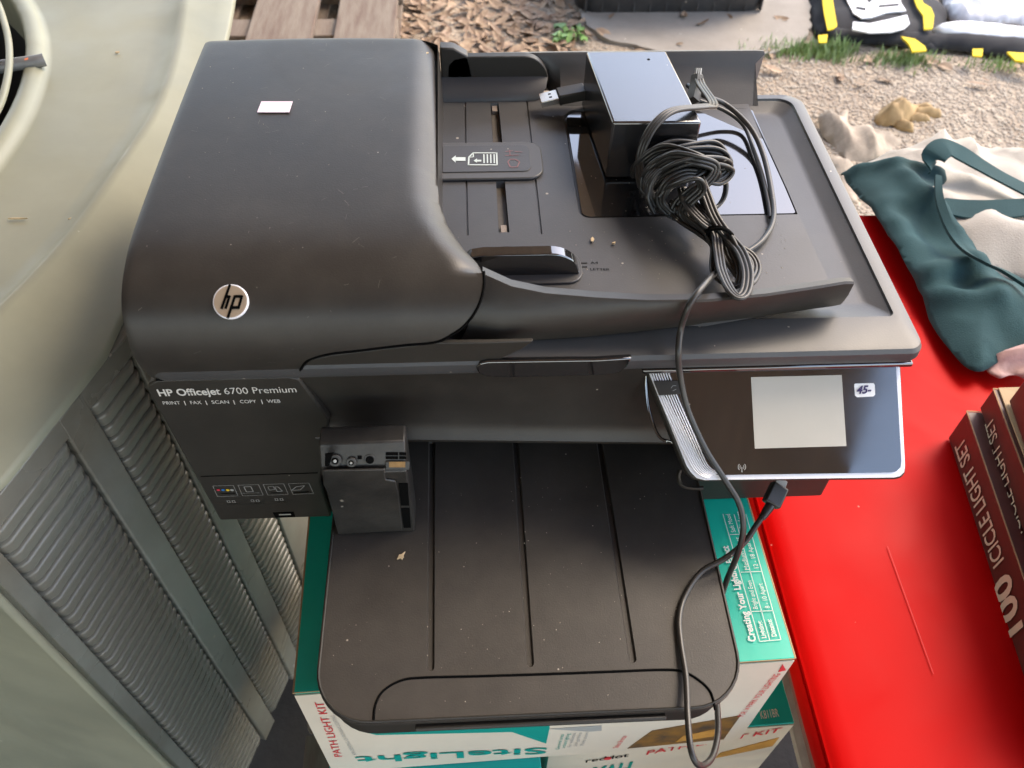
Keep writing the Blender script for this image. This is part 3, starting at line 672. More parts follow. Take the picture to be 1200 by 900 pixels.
# raised bead along the tray edge, dark flap joint
ins = [Vector(p) for p in rrect(.0957, -.1713, .3548, .06, [.033, .033, .002, .002], 9)]
ringline('tray_rim', ins, ZO + .0001, .0009, BLKD)
fl = [Vector((p.x, p.y)) for p in cr([P(q_[0], q_[1], ZO) for q_ in [(438, 845), (440, 826), (450, 809), (472, 797), (500, 794), (560, 792.5), (640, 790), (720, 787), (775, 785), (800, 787), (820, 798), (833, 812), (838, 832)]], 5)]
ringline('tray_joint', fl, ZO + .0001, .0008, SEAM, False)
# lower tray / front of the paper cassette
prism('paper_tray', [(p.x, p.y, .018) for p in rrect(.0975, -.1685, .353, .074, [.032, .032, .002, .002], 9)], (0, 0, .0260), BLKD, pr, .002)
prism('tray_lip', [(.155, -.1700, .0440), (.155, -.1748, .0462), (.155, -.1765, .0446), (.155, -.1745, .0418), (.155, -.1700, .040)], (.150, 0, 0), BLKD, pr, .0006)
# ---- touch panel --------------------------------------------------------
TL = Vector((.3015, .0072, .1605)); TR = Vector((.4685, .002, .1602)); BR = Vector((.4700, -.0515, .1132)); BL = Vector((.3305, -.0500, .1136))
pn = (TR - TL).cross(BL - TL).normalized()
if pn.z < 0: pn = -pn
def T3(px, py, h=0.0): return PN(px, py, TL + pn * h, pn)
pan_px = [(752, 424), (1056, 421), (1062, 548), (1061.5, 555), (1057, 560.5), (1049, 562), (822, 564.5), (813, 562), (806, 556), (801, 547)]
pb = prism('control_panel', [T3(*q) for q in pan_px], -pn * .0105, BLKD, pr, .0022, 3)
def onpan(name, pts, m, h=.0002, th=.0006, bw=0): o = prism(name, [T3(*q) + pn * h for q in pts], pn * th, m, None, bw, smooth=0); return setparent(o, pb)
onpan('silver_frame', [(756, 427), (1053.5, 424.5), (1060, 545), (1059, 553), (1054, 558), (1047, 559.5), (825, 562.5), (816, 560), (809, 553), (804, 545)], SILVER, .0, .0008, .0003)
onpan('glass_face', [(755.5, 427.3), (1048.5, 424.3), (1055.0, 540), (1054, 547.5), (1049, 552), (1043, 553.5), (842, 556.5), (834, 555), (828, 550), (822, 541), (790, 470), (778, 440), (775, 427.3)], GLOSS, .0009, .0006)
onpan('display', [(879, 442), (985, 439.5), (990.5, 522.5), (883.5, 525.5)], LCDM, .0016, .0002)
# stripes, each a raised line that bends round the corner
for k in range(8):
    o_ = k * 3.05
    pts = [(759 + o_, 430), (771 + o_ * .98, 463), (789 + o_ * .95, 503), (806 + o_ * .88, 538), (812 + o_ * .85, 549 - k * .35), (819 + o_ * .75, 556 - k * .8), (829 + o_ * .6, 560.2 - k * .95)]
    p3 = cr([T3(*q) + pn * .0016 for q in pts], 4); vs, fs = tube_data(p3, .00047, 6, up0=pn)
    setparent(pyd('stripe', vs, fs, SILVER if k else SILVER, None, 60), pb)
onpan('black_band', [(757, 428), (783, 427.5), (789, 445), (800, 470), (806, 490), (840, 550), (826, 552), (800, 500), (770, 450)], GLOSS, .0010, .0004)
onpan('power_button', [(765, 446.5), (794, 445.5), (801, 461.5), (771.5, 463.5)], BLKD, .0016, .0016, .0005)
q = [seg(T3(785, 455) + pn * .0034, T3(787, 452) + pn * .0034, .0003, pn), seg(T3(787, 452) + pn * .0034, T3(791, 452) + pn * .0034, .0003, pn), seg(T3(787, 458) + pn * .0034, T3(791, 456) + pn * .0034, .0003, pn)]
for k in q:
    if (k[1] - k[0]).cross(k[2] - k[0]).dot(pn) < 0: k.reverse()
setparent(joined('power_mark', q, pn, GRYPR, None, .0001), pb)
# wireless mark
uu = (TR - TL).normalized(); vv = pn.cross(uu).normalized(); wc = T3(868.5, 547) + pn * .0016; q = []
for r_ in (.0013, .0024):
    for s_ in (0, math.pi):
        for k in range(5):
            a0 = s_ + math.radians(-50 + 20 * k); a1 = a0 + math.radians(20); q.append(seg(wc + uu * r_ * math.cos(a0) + vv * r_ * math.sin(a0), wc + uu * r_ * math.cos(a1) + vv * r_ * math.sin(a1), .0004, pn))
q.append(seg(wc, wc - vv * .0034, .0005, pn))
for k in q:
    if (k[1] - k[0]).cross(k[2] - k[0]).dot(pn) < 0: k.reverse()
setparent(joined('wireless_mark', q, pn, GRYPR, None, .0001), pb)
# hinge block behind the panel
prism('panel_bracket', [(.318, .004, .150), (.318, .0035, .118), (.332, -.012, .10), (.345, .004, .095)], (.118, 0, 0), BLKD, pr, .001)
tube('panel_loop', cr([T3(758, 440) - pn * .004, T3(764, 480) - pn * .010, T3(776, 512) - pn * .011, T3(790, 519) - pn * .008, T3(796, 520) - pn * .006], 5), .0011, GLOSS, pr, 6)
tube('panel_hook', cr([P(797, 551, .10), P(795, 558, .098), P(797, 566, .096), P(806, 571, .095), P(824, 572, .095)], 5), .0016, BLKD, pr, 6)
# price sticker 45-
pst = prism('price_sticker', [T3(*q) + pn * .0017 for q in [(1000.5, 449.5), (1022, 449), (1023.5, 451), (1024, 462.5), (1022, 464.5), (1003, 465.5), (1000.5, 463.5), (999.5, 451)]], pn * .0002, FWHT, None, smooth=0)
tag(pst, 'white price sticker reading 45- on the glossy touch screen panel', 'sticker')
text('handwriting', '45-', T3(1003.5, 461.5, .0021), T3(1021, 460.5, .0021), vv * .0050, INK, pst, .03, shear=.25)
# ================================================================== CARTRIDGE on the tray
ct = thing('ink_printhead', 'dusty black ink printhead block with gold contacts, standing on the left of the output tray', 'printhead', (.126, -.035, ZO))
cp = [(-.0445, .0505), (-.0445, .1235), (-.0425, .1245), (-.0425, .1275), (-.034, .1405), (-.0225, .1412), (-.0200, .139), (-.0195, .0505)]
prism('casing', [(.0995, y, z) for y, z in cp], (.0525, 0, 0), CART, ct, .0012)
# front cover plate with stepped outline
def CF(px, py, y=-.0446): return PY(px, py, y)
prism('cover_plate', [CF(*q) for q in [(379, 549), (451, 548), (452, 560), (464, 562), (467, 575), (472, 620), (396, 624), (384, 575), (379, 566)]], (0, -.0016, 0), CART, ct, .0009)
for a, b in (((467, 566), (478, 592)), ((470, 595), (480, 618))): prism('vent_window', [CF(a[0], a[1]), CF(b[0], a[1]), CF(b[0] + 1.5, b[1]), CF(a[0] + 3, b[1])], (0, -.0004, 0), SEAM, ct)
cn = (Vector((0, -.0425, .1275)) - Vector((0, -.034, .1405))); cs = Vector((0, -cn.z, cn.y)).normalized()
cs = Vector((0, -.0130, .0085)).normalized(); co_ = Vector((0, -.0425, .1275))
def CP(px, py, h=0): return PN(px, py, co_ + cs * h, cs)
cu_ = Vector((1, 0, 0)); cv_ = cs.cross(cu_).normalized()
for (a, b, r1, r2, hh) in ((393, 539, .0040, .0022, .0016), (412, 541, .0032, .0016, .0018), (433.5, 538.5, .0036, .0026, .0006)):
    cc = CP(a, b); setp = prism('ink_port', ngon(cc, cu_, cv_, r1, 20), cs * hh, CART, ct, .0004)
    h_ = prism('port_hole', ngon(cc + cs * (hh + .0001), cu_, cv_, r2, 18), cs * .0001, SEAM, None); setparent(h_, setp)
    if a < 420: h2 = prism('port_pin', ngon(cc + cs * (hh + .0002), cu_, cv_, r2 * .5, 12), cs * .0006, GRYPR, None, .0002); setparent(h2, setp)
def CPB(name, x0, y0, x1, y1, m, h=.0002, th=.0002, bw=0): return prism(name, [CP(x0, y0, h), CP(x1, y0, h), CP(x1, y1, h), CP(x0, y1, h)], cs * th, m, ct, bw)
CPB('port_hole', 419, 534, 424, 538, SEAM)
for a, b in ((452, 466.5), (467.8, 476)):
    for c_, d_ in ((530, 533.6), (534.8, 538)): CPB('latch_window', a, c_, b, d_, SEAM)
CPB('contact_block', 452, 540.2, 480, 550, CART, .0001, .0010, .0003)
cb_ = CPB('gold_contacts', 456, 541, 475, 547.5, GOLD, .0012, .0003)
prism('side_clip', [CF(381, 531, -.041), CF(391, 530, -.041), CF(389, 534, -.041), CF(386, 545, -.041), CF(381, 548, -.041)], (0, -.001, 0), SEAM, ct)
# ================================================================== ADAPTER
ad = thing('power_adapter', 'large black power adapter brick with its coiled cord, lying on the printer\'s document tray', 'power adapter', (.31, .2, ZT))
cor = [P(687, 60, .2375), P(781, 59.5, .2375), P(822.5, 143, .2375), P(718, 143.5, .2375)]
bot = [Vector((p.x, p.y, ZT + .0008)) for p in cor]
inn = [Vector((p.x, p.y, .2000)) for p in cor]
ab = rings('casing', [bot, cor], ADAPT, ad, smooth=35); bev(ab, .0016, 3)
prism('screw_dimple', ngon(P(760, 69.5, .2376), (1, 0, 0), (0, 1, 0), .0011, 14), (0, 0, .0001), SEAM, ad)
# cord: three ribbed strands, several loops gathered in a coil on the panel
def Z3(l): return [P(*q) for q in l]
cords = [
 # leaves the brick behind and arches over its right edge into the coil
 [(818, 88, .22), (822, 100, .225), (836, 122, .232), (825, 125, .238), (790, 129, .245), (770, 143, .243), (757, 163, .235), (750, 188, .222), (752, 215, .212), (765, 232, .205)],
 [(748, 200, .212), (760, 180, .228), (790, 168, .234), (825, 172, .232), (832, 178, .228), (812, 188, .228), (780, 186, .225), (758, 205, .218), (755, 225, .207)],
 [(752, 215, .208), (765, 192, .226), (795, 178, .236), (835, 175, .235), (852, 186, .230), (842, 199, .226), (805, 193, .232), (775, 200, .228), (762, 220, .218), (768, 240, .206)],
 [(760, 230, .205), (772, 205, .224), (800, 189, .238), (838, 186, .236), (853, 194, .228), (838, 207, .224), (805, 203, .23), (782, 215, .225), (774, 236, .212), (785, 250, .205)],
 [(745, 208, .207), (752, 190, .222), (778, 174, .234), (812, 182, .237), (828, 192, .232), (812, 205, .228), (788, 210, .226), (770, 228, .216)],
 [(757, 222, .206), (764, 200, .222), (788, 184, .238), (818, 188, .240), (838, 196, .234), (830, 212, .226), (812, 222, .222), (795, 238, .212), (788, 252, .204)],
 [(770, 240, .204), (782, 222, .220), (798, 214, .232), (817, 210, .236), (822, 222, .228), (808, 236, .22), (800, 250, .210), (818, 268, .206), (840, 278, .208)],
 [(762, 182, .2), (756, 200, .202), (758, 225, .2), (772, 243, .2), (790, 250, .2), (805, 255, .202)],
 [(838, 196, .226), (850, 212, .214), (848, 232, .204), (836, 245, .2), (825, 240, .206)],
 # down to the tie and the hanging end loops
 [(800, 222, .216), (806, 240, .218), (822, 258, .216), (838, 272, .212), (842, 295, .210), (846, 318, .212), (856, 340, .214), (866, 348, .214), (874, 340, .214), (876, 318, .214), (868, 295, .213), (853, 277, .212), (838, 255, .218), (828, 230, .222), (820, 208, .228)],
 [(790, 235, .210), (806, 252, .210), (826, 268, .210), (838, 290, .205), (838, 318, .203), (852, 332, .203), (866, 333, .205), (868, 312, .208), (858, 288, .211), (848, 272, .212), (833, 250, .214), (822, 225, .220)],
 [(808, 232, .214), (822, 250, .214), (842, 270, .210), (862, 288, .206), (880, 300, .203), (886, 315, .202), (878, 330, .203), (868, 325, .204), (852, 300, .206), (846, 275, .209)],
 [(784, 240, .205), (796, 256, .2045), (820, 272, .2045), (836, 285, .2045), (845, 305, .204), (858, 300, .205), (856, 285, .206)],
]
for i, l in enumerate(cords):
    tube('cord', cr(Z3(l), 8), .0014, CABLE, ad, 7, 3, .0024, up0=Vector((.1, 0, 1)))
for i in range(7):      # more turns wound through the same coil
    base = cords[1 + i % 5]; jx, jy, jz = U(-5, 6), U(-6, 8), U(-.012, .002)
    l = [(a + jx + U(-3, 3), b + jy + U(-3, 3), max(.1965, z + jz)) for a, b, z in base]
    tube('cord', cr(Z3(l), 8), .0014, CABLE, ad, 7, 3, .0024, up0=Vector((.3 * U(-1, 1), .2, 1)))
tie = cr([P(826, 277, .206), P(830, 268, .214), P(842, 266, .218), P(853, 270, .216), P(857, 277, .208), P(850, 279, .2)], 5)
tube('cable_tie', tie, .0012, SEAM, ad, 6); tube('cable_tie', [q + Vector((.0006, -.0022, .0004)) for q in tie], .0012, SEAM, ad, 6)
# strain relief spring
sr = cr([P(792, 242, .2015), P(805, 252, .2015), P(816, 264, .2015), P(822, 274, .2015)], 7)
tube('strain_relief', sr, [.0032 - .00006 * i + (.0006 if i % 2 else 0) for i in range(len(sr))], CABLE, ad, 8)
# plug at the back
pl = cr([P(812, 118, .213), P(816, 100, .219), P(817, 88, .224)], 4)
tube('cord_plug', pl, [.0052, .0053, .0052, .005, .0050, .0048, .0048, .0046, .0044][:len(pl)], BLKD, ad, 4)
for dx in (-1.8, .6, 3): tube('plug_pin', [P(817 + dx, 89, .224), P(818 + dx, 80, .228)], .0011, GRYPR, ad, 5)
# ================================================================== USB CABLE
uc = thing('usb_cable', 'thin black cable running over the touch screen and looping under the output tray', 'cable', P(833, 325, .2))
lst = [(806, 100, .21), (825, 112, .2150), (850, 122, .207), (878, 148, .202), (894, 180, .198), (904, 225, .1955), (906, 258, .195), (893, 282, .1950), (868, 300, .1955), (842, 317, .205), (824, 335, .2165), (808, 357, .2125), (798, 385, .196), (795, 412, .1860), (797, 440, .170), (806, 480, .150), (826, 525, .130), (848, 560, .115), (866, 590, .103), (871, 620, .090), (864, 650, .070), (851, 682, .040), (840, 720, .012), (833, 760, .004), (838, 800, .010), (841, 835, .020), (841, 862, .030), (834, 888, .040), (820, 897, .050), (810, 880, .058), (806, 840, .0585), (804, 795, .0545), (798, 755, .0525), (796, 725, .0525), (803, 698, .0525), (822, 670, .055), (850, 654, .06), (872, 636, .066), (886, 616, .073), (896, 602, .078)]
cable_path = cr([P(*q) for q in lst], 8)
tube('cable', cable_path, .00195, CABLE, uc, 10)
a = P(893, 607, .077); b = P(903, 592, .081); c_ = P(914, 569, .086); d_ = P(916, 561, .0875)
tube('strain_relief', [a, a.lerp(b, .5), b], [.0024, .0030, .0034], CABLE, uc, 8)
ax = (c_ - b).normalized(); sd = ax.cross(Vector((0, -.6, .8))).normalized(); nv = sd.cross(ax).normalized()
def obox(name, p, q, hw, ht, m, parent, bw=.0008):
    pts = [p - sd * hw - nv * ht, p + sd * hw - nv * ht, p + sd * hw + nv * ht, p - sd * hw + nv * ht]; return prism(name, pts, q - p, m, parent, bw)
obox('connector_body', b, c_, .0060, .0036, CABLE, uc, .0014); obox('connector_tip', c_ - ax * .001, d_, .0040, .0013, GRYPR, uc, .0003)
# second flex cable beside it (power lead of the adapter behind)
tube('cable', cr([P(*q) for q in [(820, 118, .207), (850, 130, .200), (872, 148, .195), (884, 178, .194), (893, 205, .1935), (900, 235, .1938), (903, 255, .194)]], 6), .0016, CABLE, uc, 8)
# usb A plug (black shell, bright metal) sticking out from beside the adapter
ub = thing('usb_plug', 'short usb stick with bright metal plug poking out left of the power adapter', 'usb stick', P(660, 118, ZT))
A1 = P(633, 118, .2010); A2 = P(654, 113, .2035); A3 = P(686, 107, .2060)
ax = (A2 - A1).normalized(); sd = Vector((-ax.y, ax.x, 0)).normalized(); nv = ax.cross(sd).normalized()
if nv.z < 0: nv = -nv
obox('metal_plug', A1, A2, .0064, .0024, STEEL, ub, .0004)
obox('shell', A2 - ax * .0005, A3, .0068, .0040, BLKD, ub, .0012)
pm = A1.lerp(A2, .5) + nv * .0023
for s_ in (-1, 1):
    cc = pm + sd * (.0022 * s_) + ax * .001; prism('plug_hole', [cc - sd * .0010 - ax * .0011, cc + sd * .0010 - ax * .0011, cc + sd * .0010 + ax * .0011, cc - sd * .0010 + ax * .0011], nv * .0001, SEAM, ub)
# ================================================================== BOXES UNDER THE PRINTER
H1 = .180
def yaw_box(name, FLc, FRc, depth, z0, z1, m_top, m_side, parent, m_front):
    u = (FRc - FLc); u.z = 0; L_ = u.length; u.normalize(); v = Vector((-u.y, u.x, 0))
    a = Vector((FLc.x, FLc.y, 0)); c4 = [a, a + u * L_, a + u * L_ + v * depth, a + v * depth]
    top = prism('top_flap', [Vector((p.x, p.y, z1 - .003)) for p in c4], (0, 0, .003), m_top, parent, .0007)
    ins_ = [c4[0] + u * .0006 + v * .0006, c4[1] - u * .0006 + v * .0006, c4[2] - u * .0006 - v * .0006, c4[3] + u * .0006 - v * .0006]
    prism('side_wall', [Vector((p.x, p.y, z0)) for p in ins_], (0, 0, z1 - z0 - .0031), m_side, parent, .0007)
    fr = prism('front_wall', [Vector((p.x, p.y, z0 + .0005)) - v * .0008 for p in c4[:2]] + [Vector((p.x, p.y, z1 - .0032)) - v * .0008 for p in c4[1::-1]], -v * -.0008, m_front, parent)
    return u, v, c4
# top box
FL1 = P(344, 812, -.0004); FR1 = P(932, 771, -.0004)
b1 = thing('path_light_box', 'upper cream and teal cardboard box lying upside down directly under the printer', 'cardboard box', (FL1 + FR1) / 2 + Vector((0, .15, -H1)), 'path light kit boxes')
u1, v1, c1 = yaw_box('b', FL1, FR1, .36, -H1, -.0006, TEAL, KRAFT, b1, CREAM)
n1_ = -v1
def B1(px, py, h=0): return PN(px, py, Vector((FL1.x, FL1.y, 0)) - v1 * (.0009 + h), v1)
line('card_edge', B1(345, 811.5), B1(931, 771.5), .0012, n1_, KRAFT, b1, .0004)
# corner kraft edges
for (ca, cb) in ((c1[0], c1[3]), (c1[1], c1[2])):
    tube('card_edge', [Vector((ca.x, ca.y, -.0016)), Vector((cb.x, cb.y, -.0016))], .0011, KRAFT, b1, 6)
def F1(pts, m, nm='print_panel', h=0.0, th=.0003): return flat(nm, [B1(*q) for q in pts], n1_, m, b1, th)
F1([(402, 840), (412, 851), (425, 857), (441, 861), (600, 857.5), (625, 866), (640, 871), (644, 853), (644, 835), (402, 835)], TEALI, th=.0002)
F1([(643, 854), (672, 852), (705, 850), (705, 856), (690, 857)], GRYPR, th=.0002)
F1([(764, 856), (868, 838), (848, 866), (735, 877)], PHOTO, th=.0002)
F1([(800, 862), (842, 853), (836, 862), (792, 869)], ORANGE, 'photo_highlight', th=.0005)
upv = Vector((0, 0, -1))
text('lettering', 'SiteLight', B1(641, 875.5), B1(416, 886.5), upv * .0185, TEALI, b1, .015, .0006, hfix=.80)
def vtext(s, p0, p1, h, m, bold=0.0, sp_=1.0):     # runs from p0 to p1, letters stand to the left of that direction
    a_, b_ = B1(*p0), B1(*p1); dd = (b_ - a_).normalized(); return text('lettering', s, a_, b_, n1_.cross(dd) * h, m, b1, bold, .0004, spacing=sp_)
vtext('PATH LIGHT KIT', (401, 886), (379, 822), .0062, REDI, .0)
vtext('FOR CREATING 12V PATHWAY LIGHTING', (418, 884), (392, 838), .003, GRYPR)
vtext('FOR 14 PARK YOUR LIGHTING', (871, 839), (915, 789), .0052, REDI)
F1([(917, 778), (912, 787), (921, 785)], REDI, 'arrow_mark')
for i, (a, b) in enumerate(((655, 878), (662, 876), (669, 875), (676, 874), (684, 873))): vtext(('General area', 'ambient lighting', 'for walkways', 'and gardens', 'Photo shown')[i], (a, b), (a + 6, 860 - i * .6), .0032, TEALI if i < 2 else GRYPR)
vtext('Select Bronze', (724, 876), (735, 862), .0048, REDI)
# top print (green table)
TD = (P(905, 750, .0) - P(880, 640, 0)).normalized()
def tt(s, p0, p1, h, m=WHT, bold=0.0):
    a_, b_ = P(p0[0], p0[1], 0), P(p1[0], p1[1], 0); dd = (b_ - a_).normalized(); return text('lettering', s, a_, b_, UP.cross(dd) * h, m, b1, bold, .0008)
tt('Creating Your Lighting Effect', (886, 752), (853, 640), .0052, WHT, .03)
tt('Lighting:', (898, 748), (892, 728), .0036, WHT, .02); tt('Distance:', (910, 746), (903, 726), .0036, WHT, .02)
tt('Bright and Even', (888, 714), (880, 681), .0036); tt('8 - 10 Apart', (902, 713), (893, 684), .0036)
tt('Medium Effect', (878, 668), (866, 630), .0036); tt('12 - 18 Apart', (889, 666), (878, 634), .0036); tt('Soft Mood', (862, 624), (855, 603), .0036); tt('18+ Apart', (872, 622), (867, 600), .0036)
q = []
def tl(a, b, wd=.0005): q.append(seg(P(a[0], a[1], 0), P(b[0], b[1], 0), wd, UP))
tl((890, 752), (847, 603)); tl((902, 751), (860, 603)); tl((915, 750), (874, 603)); tl((890, 752), (915, 750)); tl((881, 717), (906, 716)); tl((868, 671), (892, 670)); tl((855, 627), (880, 626))
for k in q:
    if (k[1] - k[0]).cross(k[2] - k[0]).z < 0: k.reverse()
joined('table_lines', q, UP, WHT, b1, .0006)
# lower boxes
ZB = -H1 - .0006; ZS = -.40
FL2 = P(352, 905, ZB); FL2 = Vector((.068, -.160, 0)); FR2 = Vector((.243, -.154, 0))
b2 = thing('path_light_box', 'lower left bright teal cardboard box under the upside-down cream box', 'cardboard box', (.13, .0, ZS), 'path light kit boxes')
u2, v2, c2_ = yaw_box('b', FL2, FR2, .40, ZS, ZB, TEALB, TEALB, b2, TEALB)
FR3 = P(931, 847, ZB); FL3 = Vector((.252, FR3.y - .006, 0))
b3 = thing('path_light_box', 'lower right cream box with teal top printed K811BR and red PATH LIGHT KIT on front', 'cardboard box', (.35, 0, ZS), 'path light kit boxes')
u3, v3_, c3 = yaw_box('b', FL3, FR3, .40, ZS, ZB, TEALB, CREAM, b3, CREAM)
def B3(px, py): return PN(px, py, Vector((FL3.x, FL3.y, 0)) - v3_ * .0009, v3_)
def text3(s, p0, p1, h, m, bold=0): return text('lettering', s, B3(*p0), B3(*p1), (0, 0, h), m, b3, bold, .0006)
text3('PATH LIGHT KIT', (757, 884), (913, 857), .012, REDI, 0.01)
text('lettering', 'K811BR', P(892, 843, ZB), P(913, 840, ZB), (0, .0072, 0), WHT, b3, .0, .0008)
flat('print_panel', [B3(*q) for q in [(844, 882), (913, 864), (905, 874), (838, 888)]], -v3_, ORANGE, b3)
text3('reddot', (686, 893), (736, 886), .010, SEAM, 0.01)
flat('logo_mark', ngon(B3(712, 888), u3, Vector((0, 0, 1)), .0035, 12), -v3_, REDI, b3, .0009)
text3('YAH', (690, 915), (735, 908), .045, TEALI, .03)
# ================================================================== LEFT: AIR CONDITIONER HOUSING
ZU = .10
unit = thing('air_conditioner', 'large grey green metal air conditioner with louvred side and round fan opening', 'air conditioner', (-.5, .4, ZG))
e0 = P(0, 572, ZU); e1 = P(111, 433, ZU); ud = (e1 - e0); ud.z = 0; ud.normalize(); un = Vector((ud.y, -ud.x, 0))     # un faces the printer
# front corner of the housing: vertical edge through pixel (0,700)
cornr = PN(0, 700, e0, un); cornr = Vector((cornr.x, cornr.y, 0))
W_ = .62
def UC(s, d_=0.0, z=0.0): p = cornr + ud * s - un * d_; return Vector((p.x, p.y, z))
# rounded plan outline of the top
top_px = [(0, 572), (60, 497), (111, 433), (133, 400)]
# plan of the top panel: straight, then turning away behind the printer
pl_ = [UC(-.0, 0), UC(.10, 0)]
seq = [P(133, 397, ZU), P(190, 260, ZU), P(238, 140, ZU), P(263, 60, ZU), P(275, 0, ZU), P(282, -60, ZU)]
edge = [Vector((p.x, p.y, 0)) for p in ([e0 - ud * .02, e0, (e0 + e1) / 2, e1] + seq)]
far = [Vector((-.30, 1.45, 0)), Vector((-1.0, 1.5, 0)), Vector((-1.25, 1.2, 0)), Vector((-1.25, .1, 0)), Vector((-1.0, -.22, 0)), Vector((-.5, -.32, 0)), cornr + Vector((-.06, -.035, 0))]
plan = cr([p for p in edge], 6) + [p for p in far]
cen = Vector((-.62, .55, 0))
def ringz(sc, z): return [Vector((cen.x + (p.x - cen.x) * sc, cen.y + (p.y - cen.y) * sc, z)) for p in plan]
# top: rim flange then shoulder then dished disc round the fan opening
def circ3(a, b, c):
    ax_, ay, bx, by, cx_, cy_ = a.x, a.y, b.x, b.y, c.x, c.y; d_ = 2 * (ax_ * (by - cy_) + bx * (cy_ - ay) + cx_ * (ay - by))
    ux = ((ax_ ** 2 + ay ** 2) * (by - cy_) + (bx ** 2 + by ** 2) * (cy_ - ay) + (cx_ ** 2 + cy_ ** 2) * (ay - by)) / d_
    uy = ((ax_ ** 2 + ay ** 2) * (cx_ - bx) + (bx ** 2 + by ** 2) * (ax_ - cx_) + (cx_ ** 2 + cy_ ** 2) * (bx - ax_)) / d_
    return Vector((ux, uy, 0))
fo = circ3(P(37, 0, ZU + .008), P(57, 72, ZU + .008), P(0, 198, ZU + .008))
R1 = (Vector((P(57, 72, ZU + .008).x, P(57, 72, ZU + .008).y, 0)) - fo).length
def top_panel():
    inner = [P(-60, 480, ZU), P(0, 395, ZU), P(45, 348, ZU), P(90, 297, ZU), P(130, 240, ZU), P(163, 190, ZU), P(188, 150, ZU), P(205, 105, ZU), P(215, 60, ZU), P(222, 0, ZU), P(225, -60, ZU), P(215, -130, ZU)]
    ip = cr([Vector((p.x, p.y, 0)) for p in inner], 5)
    rs_ = []
    NA = 120
    import bisect
    def radial(poly, ang):
        d_ = Vector((math.cos(ang), math.sin(ang))); best = None; n = len(poly)
        for i in range(n):
            a_, b_ = poly[i], poly[(i + 1) % n]; ax_, ay = a_.x - fo.x, a_.y - fo.y; bx, by = b_.x - a_.x, b_.y - a_.y
            det = d_.x * (-by) - (-bx) * d_.y
            if abs(det) < 1e-12: continue
            t = (ax_ * (-by) - (-bx) * ay) / det; u_ = (d_.x * ay - d_.y * ax_) / det
            if t > 0 and 0 <= u_ <= 1: best = t if best is None else max(best, t)
        return best
    outer_r = [radial(plan, 2 * math.pi * i / NA) or .6 for i in range(NA)]
    ipoly = ip + [Vector((-.62, 1.3, 0)), Vector((-1.1, 1.1, 0)), Vector((-1.15, .3, 0)), Vector((-.8, -.12, 0)), Vector((-.45, -.15, 0))]
    inner_r = [min(radial(ipoly, 2 * math.pi * i / NA) or .5, outer_r[i] - .012) for i in range(NA)]
    def ring(fr, z):
        out = []
        for i in range(NA):
            a_ = 2 * math.pi * i / NA; r_ = fr(i); out.append(Vector((fo.x + r_ * math.cos(a_), fo.y + r_ * math.sin(a_), z)))
        return out
    Z = ZU + .018
    L_ = [ring(lambda i: R1 - .0215, Z - .06), ring(lambda i: R1 - .0215, Z - .010), ring(lambda i: R1 - .0200, Z - .004), ring(lambda i: R1 - .0165, Z - .001), ring(lambda i: R1 - .008, Z - .001), ring(lambda i: R1 - .003, Z - .006), ring(lambda i: R1 * 1.0, Z - .010), ring(lambda i: R1 + .004, Z - .0105),
          ring(lambda i: inner_r[i] * .75 + R1 * .25, Z - .0105), ring(lambda i: inner_r[i] - .020, Z - .010), ring(lambda i: inner_r[i] - .006, Z - .003), ring(lambda i: inner_r[i], Z + .0005), ring(lambda i: inner_r[i] + .006, Z - .0015),
          ring(lambda i: inner_r[i] * .35 + outer_r[i] * .65, Z - .012 - 0), ring(lambda i: outer_r[i] - .002, Z - .014), ring(lambda i: outer_r[i] + .0005, Z - .0165), ring(lambda i: outer_r[i] + .0005, Z - .021), ring(lambda i: outer_r[i] - .008, Z - .0225)]
    rings('top_panel', L_, UNIT, unit, False, False, 50)
    prism('fan_well', [Vector((p.x, p.y, Z - .30)) for p in ring(lambda i: R1 - .01, 0)], (0, 0, .004), DARK, unit)
    rings('fan_shroud', [ring(lambda i: R1 - .0208, Z - .30), ring(lambda i: R1 - .0208, Z - .055)], DARK, unit, False, False, 50)
top_panel()
# side face: flat bands + louvre panels
FZ = ZU - .0035
def UPX(px, py, dd=0.0):   # pixel on side face plane -> (s, z)
    p = PN(px, py, Vector((e0.x, e0.y, 0)) - un * dd, un); return (Vector((p.x, p.y, 0)) - cornr).dot(ud), p.z

